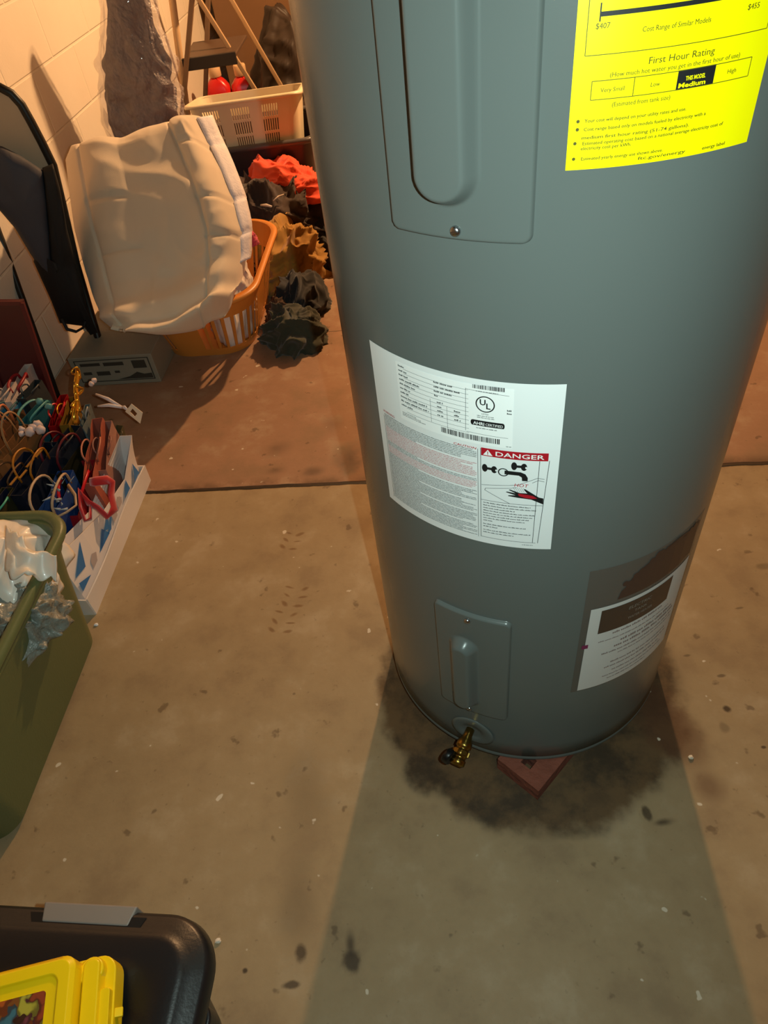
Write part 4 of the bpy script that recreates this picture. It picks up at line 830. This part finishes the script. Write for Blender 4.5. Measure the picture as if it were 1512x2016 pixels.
# lower part down to the floor
lo = AY(294, 330, 3.15)
g = G(); g.loft([rr(lo.x-.0, lo.y+.02, .12, .07, .05, z, 0, 6) for z in (0, .03, lo.z+.03)]); g.out('folded_clothing', cl, GBx, smooth=True)
clr = bpy.data.materials.new('clear_wrap'); clr.use_nodes = True; nt = clr.node_tree; b = nt.nodes['Principled BSDF']
b.inputs['Base Color'].default_value = lin('e8e0ea'); b.inputs['Roughness'].default_value = .16; b.inputs['Alpha'].default_value = .24; b.inputs['Specular IOR Level'].default_value = .9; b.inputs['Coat Weight'].default_value = 1
q = NB(clr); P_ = q.n('ShaderNodeTexCoord').outputs['Object']; bp = q.n('ShaderNodeBump'); bp.inputs['Strength'].default_value = 1; bp.inputs['Distance'].default_value = .06; q.put(bp.inputs['Height'], q.noise(P_, 12, 5)); q.put(b.inputs['Normal'], bp.outputs['Normal'])
g = G(); g.grid(bfn(3.15, 13, 0), 72, 60); g.out('clear_wrap', clr, GBx, smooth=True)
# long pale tube leaning beside it
A, B_ = ext(AY(338, -10, 3.9), AY(366, 205, 3.9), 1.4, 0); g = G(); g.tube([A, A.lerp(B_, .5), B_], .016, 12); o = g.out('cardboard_tube', M('pale_tube', 'd2b088', .6), smooth=True); tag(o, 'long pale tube leaning on the wall between the plastic bag and the ladder', 'tube')

# black-rimmed tan panel and the navy bag hung on it
tan = M('tan_panel', 'c4ae92', .6, var=.08); rimb = M('black_rim', '15130f', .45)
out_ = [(-50, 168), (0, 172), (22, 184), (42, 206), (60, 238), (82, 280), (104, 325), (122, 400), (150, 520), (190, 655), (165, 652), (60, 400), (-50, 350)]
PN = thing('lounge_chair', (-.9, 2.28, .0), 'folded lounge chair with tan panel and curved black frame leaning against the left wall', 'folding chair')
y0 = 2.34
g = G(); fr = [AY(u, v, y0) for u, v in out_]; bk = [p_+Vector((.006, .018, 0)) for p_ in fr]; g.loft([fr, bk]); g.out('tan_panel', tan, PN)
g = G(); g.tube([AY(u, v, y0-.004) for u, v in out_[:10]]+[AZ(215, 740, 0.012)], .013, 8); g.out('frame_tube', rimb, PN, smooth=True)
A_ = AY(60, 430, y0+.02); g = G(); g.tube([AY(-60, 300, y0+.03), AY(20, 520, y0+.02), AZ(120, 800, .012)], .011, 8); g.out('frame_tube', rimb, PN, smooth=True)
nv_ = M('navy_nylon', '3d3f4a', .7, var=.2, vscale=6, bump=.2, bscale=30)
yb = 2.26
def hull(pts, y, dy, puff, nm, m_, par):
    c = sum((Vector((u, v, 0)) for u, v in pts), Vector())/len(pts); g = G(); rings = []
    for (s, d, yy) in ((1, 0, y+dy), (1.0, 0, y+dy*.3), (.94, 0, y-puff*.5), (.75, 0, y-puff*.85), (.45, 0, y-puff), (.15, 0, y-puff)):
        ring = []
        m = len(pts)
        for i in range(m*6):
            a, b_ = pts[i//6], pts[(i//6+1) % m]; f_ = (i % 6)/6; u, v = a[0]+(b_[0]-a[0])*f_, a[1]+(b_[1]-a[1])*f_
            u, v = c.x+(u-c.x)*s, c.y+(v-c.y)*s; ring.append(AY(u, v, yy+.010*noise.noise(Vector((u*.03, v*.018, 1)))*(s < 1)))
        rings.append(ring)
    g.loft(rings); return g.out(nm, m_, par, smooth=True)
NBg = thing('shoulder_bag', (-.88, 2.24, .2), 'long navy and black shoulder bag hanging down over the folded chair', 'bag')
hull([(-40, 278), (4, 288), (40, 306), (84, 335), (92, 400), (98, 480), (104, 560), (90, 545), (60, 500), (30, 450), (0, 415), (-40, 385)], yb, .05, .03, 'bag_body', nv_, NBg)
hull([(84, 330), (104, 322), (118, 370), (132, 450), (150, 520), (170, 600), (192, 655), (178, 660), (165, 642), (148, 640), (118, 636), (100, 590), (66, 515), (70, 500), (100, 555), (98, 470), (90, 400)], yb-.005, .05, .018, 'black_gusset', M('black_nylon_bag', '0f0f11', .7), NBg)
g = G(); g.tube([AY(u, v, yb-.03) for u, v in ((122, 628), (132, 648), (150, 653), (164, 645), (168, 632))], .006, 6, flat=.5); g.out('strap_loop', M('black_strap', '121214', .7), NBg, smooth=True)

# maroon board
mb = M('maroon_board', '4a0f12', .45, var=.25, vscale=7); MBd = thing('display_board', (-.98, 1.86, 0), 'dark maroon board propped upright behind the gift bags', 'board')
A, B_ = AZ(112, 800, .12), AY(43, 596, 1.93); dirv = (B_-A); a0 = A-dirv*(A.z/dirv.z)
c1 = a0; c2 = B_; left = -DR*.17+DB*.02
fr = [c1, c2, c2+left, c1+left]; g = G(); g.loft([fr, [p_+Vector((0, .022, 0)) for p_ in fr]]); g.out('panel', mb, MBd)
inn = [Vector((0, -.002, 0))+p_ for p_ in fr]; g = G()
for i in range(3): g.beam(inn[i], inn[i+1], .012, .006, up=(0, 1, 0))
g.out('border', M('maroon_border', '5a1c1c', .5), MBd)

# white carton with a printed label
cw = M('shaded_white_card', '8d8777', .7, var=.05); WC = thing('carton', (-.86, 2.42, 0), 'flat white carton with a framed printed label under the quilt', 'box')  # white card darkened, the shade it stands in is put into its colour
fr0 = AZ(318, 752, 0); fl0 = fr0-DR*.30; Wd = DB*.32; hz = .115
g = G(); g.loft([[fr0+Vector((0, 0, z)), fr0+Wd+Vector((0, 0, z)), fl0+Wd+Vector((0, 0, z)), fl0+Vector((0, 0, z))] for z in (0, hz)]); CB2 = g.out('carton_body', cw, WC, bevel=.003)
def lc(a, b): return fl0+DR*(a*.30)-DB*.0012+Vector((0, 0, b*hz))
g = G(); ink2 = M('carton_ink', '3a362e', .7)
def lrect(a0, b0, a1, b1): g.add([lc(a0, b0), lc(a1, b0), lc(a1, b1), lc(a0, b1)], [(0, 1, 2, 3)])
for q4 in ((.06, .14, .95, .17), (.06, .88, .95, .91), (.06, .14, .073, .91), (.937, .14, .95, .91), (.74, .55, .90, .82), (.12, .70, .36, .80), (.40, .68, .64, .80), (.12, .40, .22, .50), (.28, .36, .44, .50), (.50, .42, .56, .50)): lrect(*q4)
g.add([lc(.5, .19), lc(.93, .19), lc(.93, .36), lc(.84, .34), (lc(.76, .42)), lc(.66, .28)], [(0, 1, 2, 3, 4, 5)])
g.out('printed_label', ink2, CB2)

# small bits on the floor
for i, (u, v, r_, cc, lab) in enumerate(((430, 1853, .004, 'e0d4c4', 'white crumb on the floor beside the black tote'), (190, 1231, .004, 'd8dde6', 'white crumb at the near corner of the gift bag tray'), (1360, 1492, .004, 'd8ccb8', 'pale crumb on the rusty stain right of the water heater'))):
    c = AZ(u, v, 0); q = bmesh.new(); bmesh.ops.create_icosphere(q, subdivisions=2, radius=r_)
    for w in q.verts: w.co = Vector((w.co.x*1.3, w.co.y, w.co.z*.7))*(1+.5*noise.noise(w.co*300))+c+Vector((0, 0, r_*.6))
    o = G().add([w.co.copy() for w in q.verts], [tuple(x.index for x in fce.verts) for fce in q.faces]).out('crumb', M('crumb'+str(i), cc, .8)); q.free(); tag(o, lab, 'crumb')

# origins of one-piece things sit on the thing
for o in list(S.objects):
    if o.type == 'MESH' and o.parent is None and 'kind' not in o:
        vs = o.data.vertices; n_ = len(vs); c = Vector((sum(v.co.x for v in vs)/n_, sum(v.co.y for v in vs)/n_, min(v.co.z for v in vs)))
        o.data.transform(Matrix.Translation(-c)); o.location = c
        for ch in o.children: ch.matrix_parent_inverse = Matrix.Translation(-c)

# ------------------------------------------------------------------ light: one warm bulb behind the heater, the phone's cool flash beside the lens
LB_ = thing('ceiling_bulb', (.92, 3.88, 2.03), 'bare warm bulb hanging from the ceiling behind the water heater', 'light bulb')
g = G(); g.lathe([(.014, 2.10), (.022, 2.12), (.022, 2.16), (.004, 2.17), (.004, 2.35)], (.92, 3.88, 0), 20); g.out('lamp_holder', M('bakelite', '1a1512', .5), LB_, smooth=True)
gl = bpy.data.materials.new('bulb_glow'); gl.use_nodes = True; b = gl.node_tree.nodes['Principled BSDF']; b.inputs['Emission Color'].default_value = (1, .6, .28, 1); b.inputs['Emission Strength'].default_value = 40
g = G(); g.lathe([(.0, 2.0), (.02, 2.006), (.03, 2.03), (.028, 2.055), (.016, 2.09), (.014, 2.10)], (.92, 3.88, 0), 24); g.out('glass_bulb', gl, LB_, smooth=True)
li = bpy.data.lights.new('bulb_light', 'POINT'); li.energy = 250; li.color = (1, .56, .25); li.shadow_soft_size = .035
lo_ = bpy.data.objects.new('bulb_light', li); COL.objects.link(lo_); lo_.location = (.92, 3.80, 1.97)
fl = bpy.data.lights.new('phone_flash', 'SPOT'); fl.energy = 29; fl.color = (.78, 1.0, .93); fl.spot_size = R_(150); fl.spot_blend = 1; fl.shadow_soft_size = .006
fo = bpy.data.objects.new('phone_flash', fl); COL.objects.link(fo); fo.matrix_world = co.matrix_world.copy(); fo.location = (.065, .0, CH+.01)
w = bpy.data.worlds.new('world'); S.world = w; w.use_nodes = True; w.node_tree.nodes['Background'].inputs[0].default_value = (1, .75, .5, 1); w.node_tree.nodes['Background'].inputs[1].default_value = .01
S.view_settings.view_transform = 'Standard'; S.view_settings.look = 'None'; S.view_settings.gamma = 1; S.view_settings.exposure = 0.2; S.view_settings.use_curve_mapping = False
S.cycles.max_bounces = 8; S.cycles.use_denoising = True
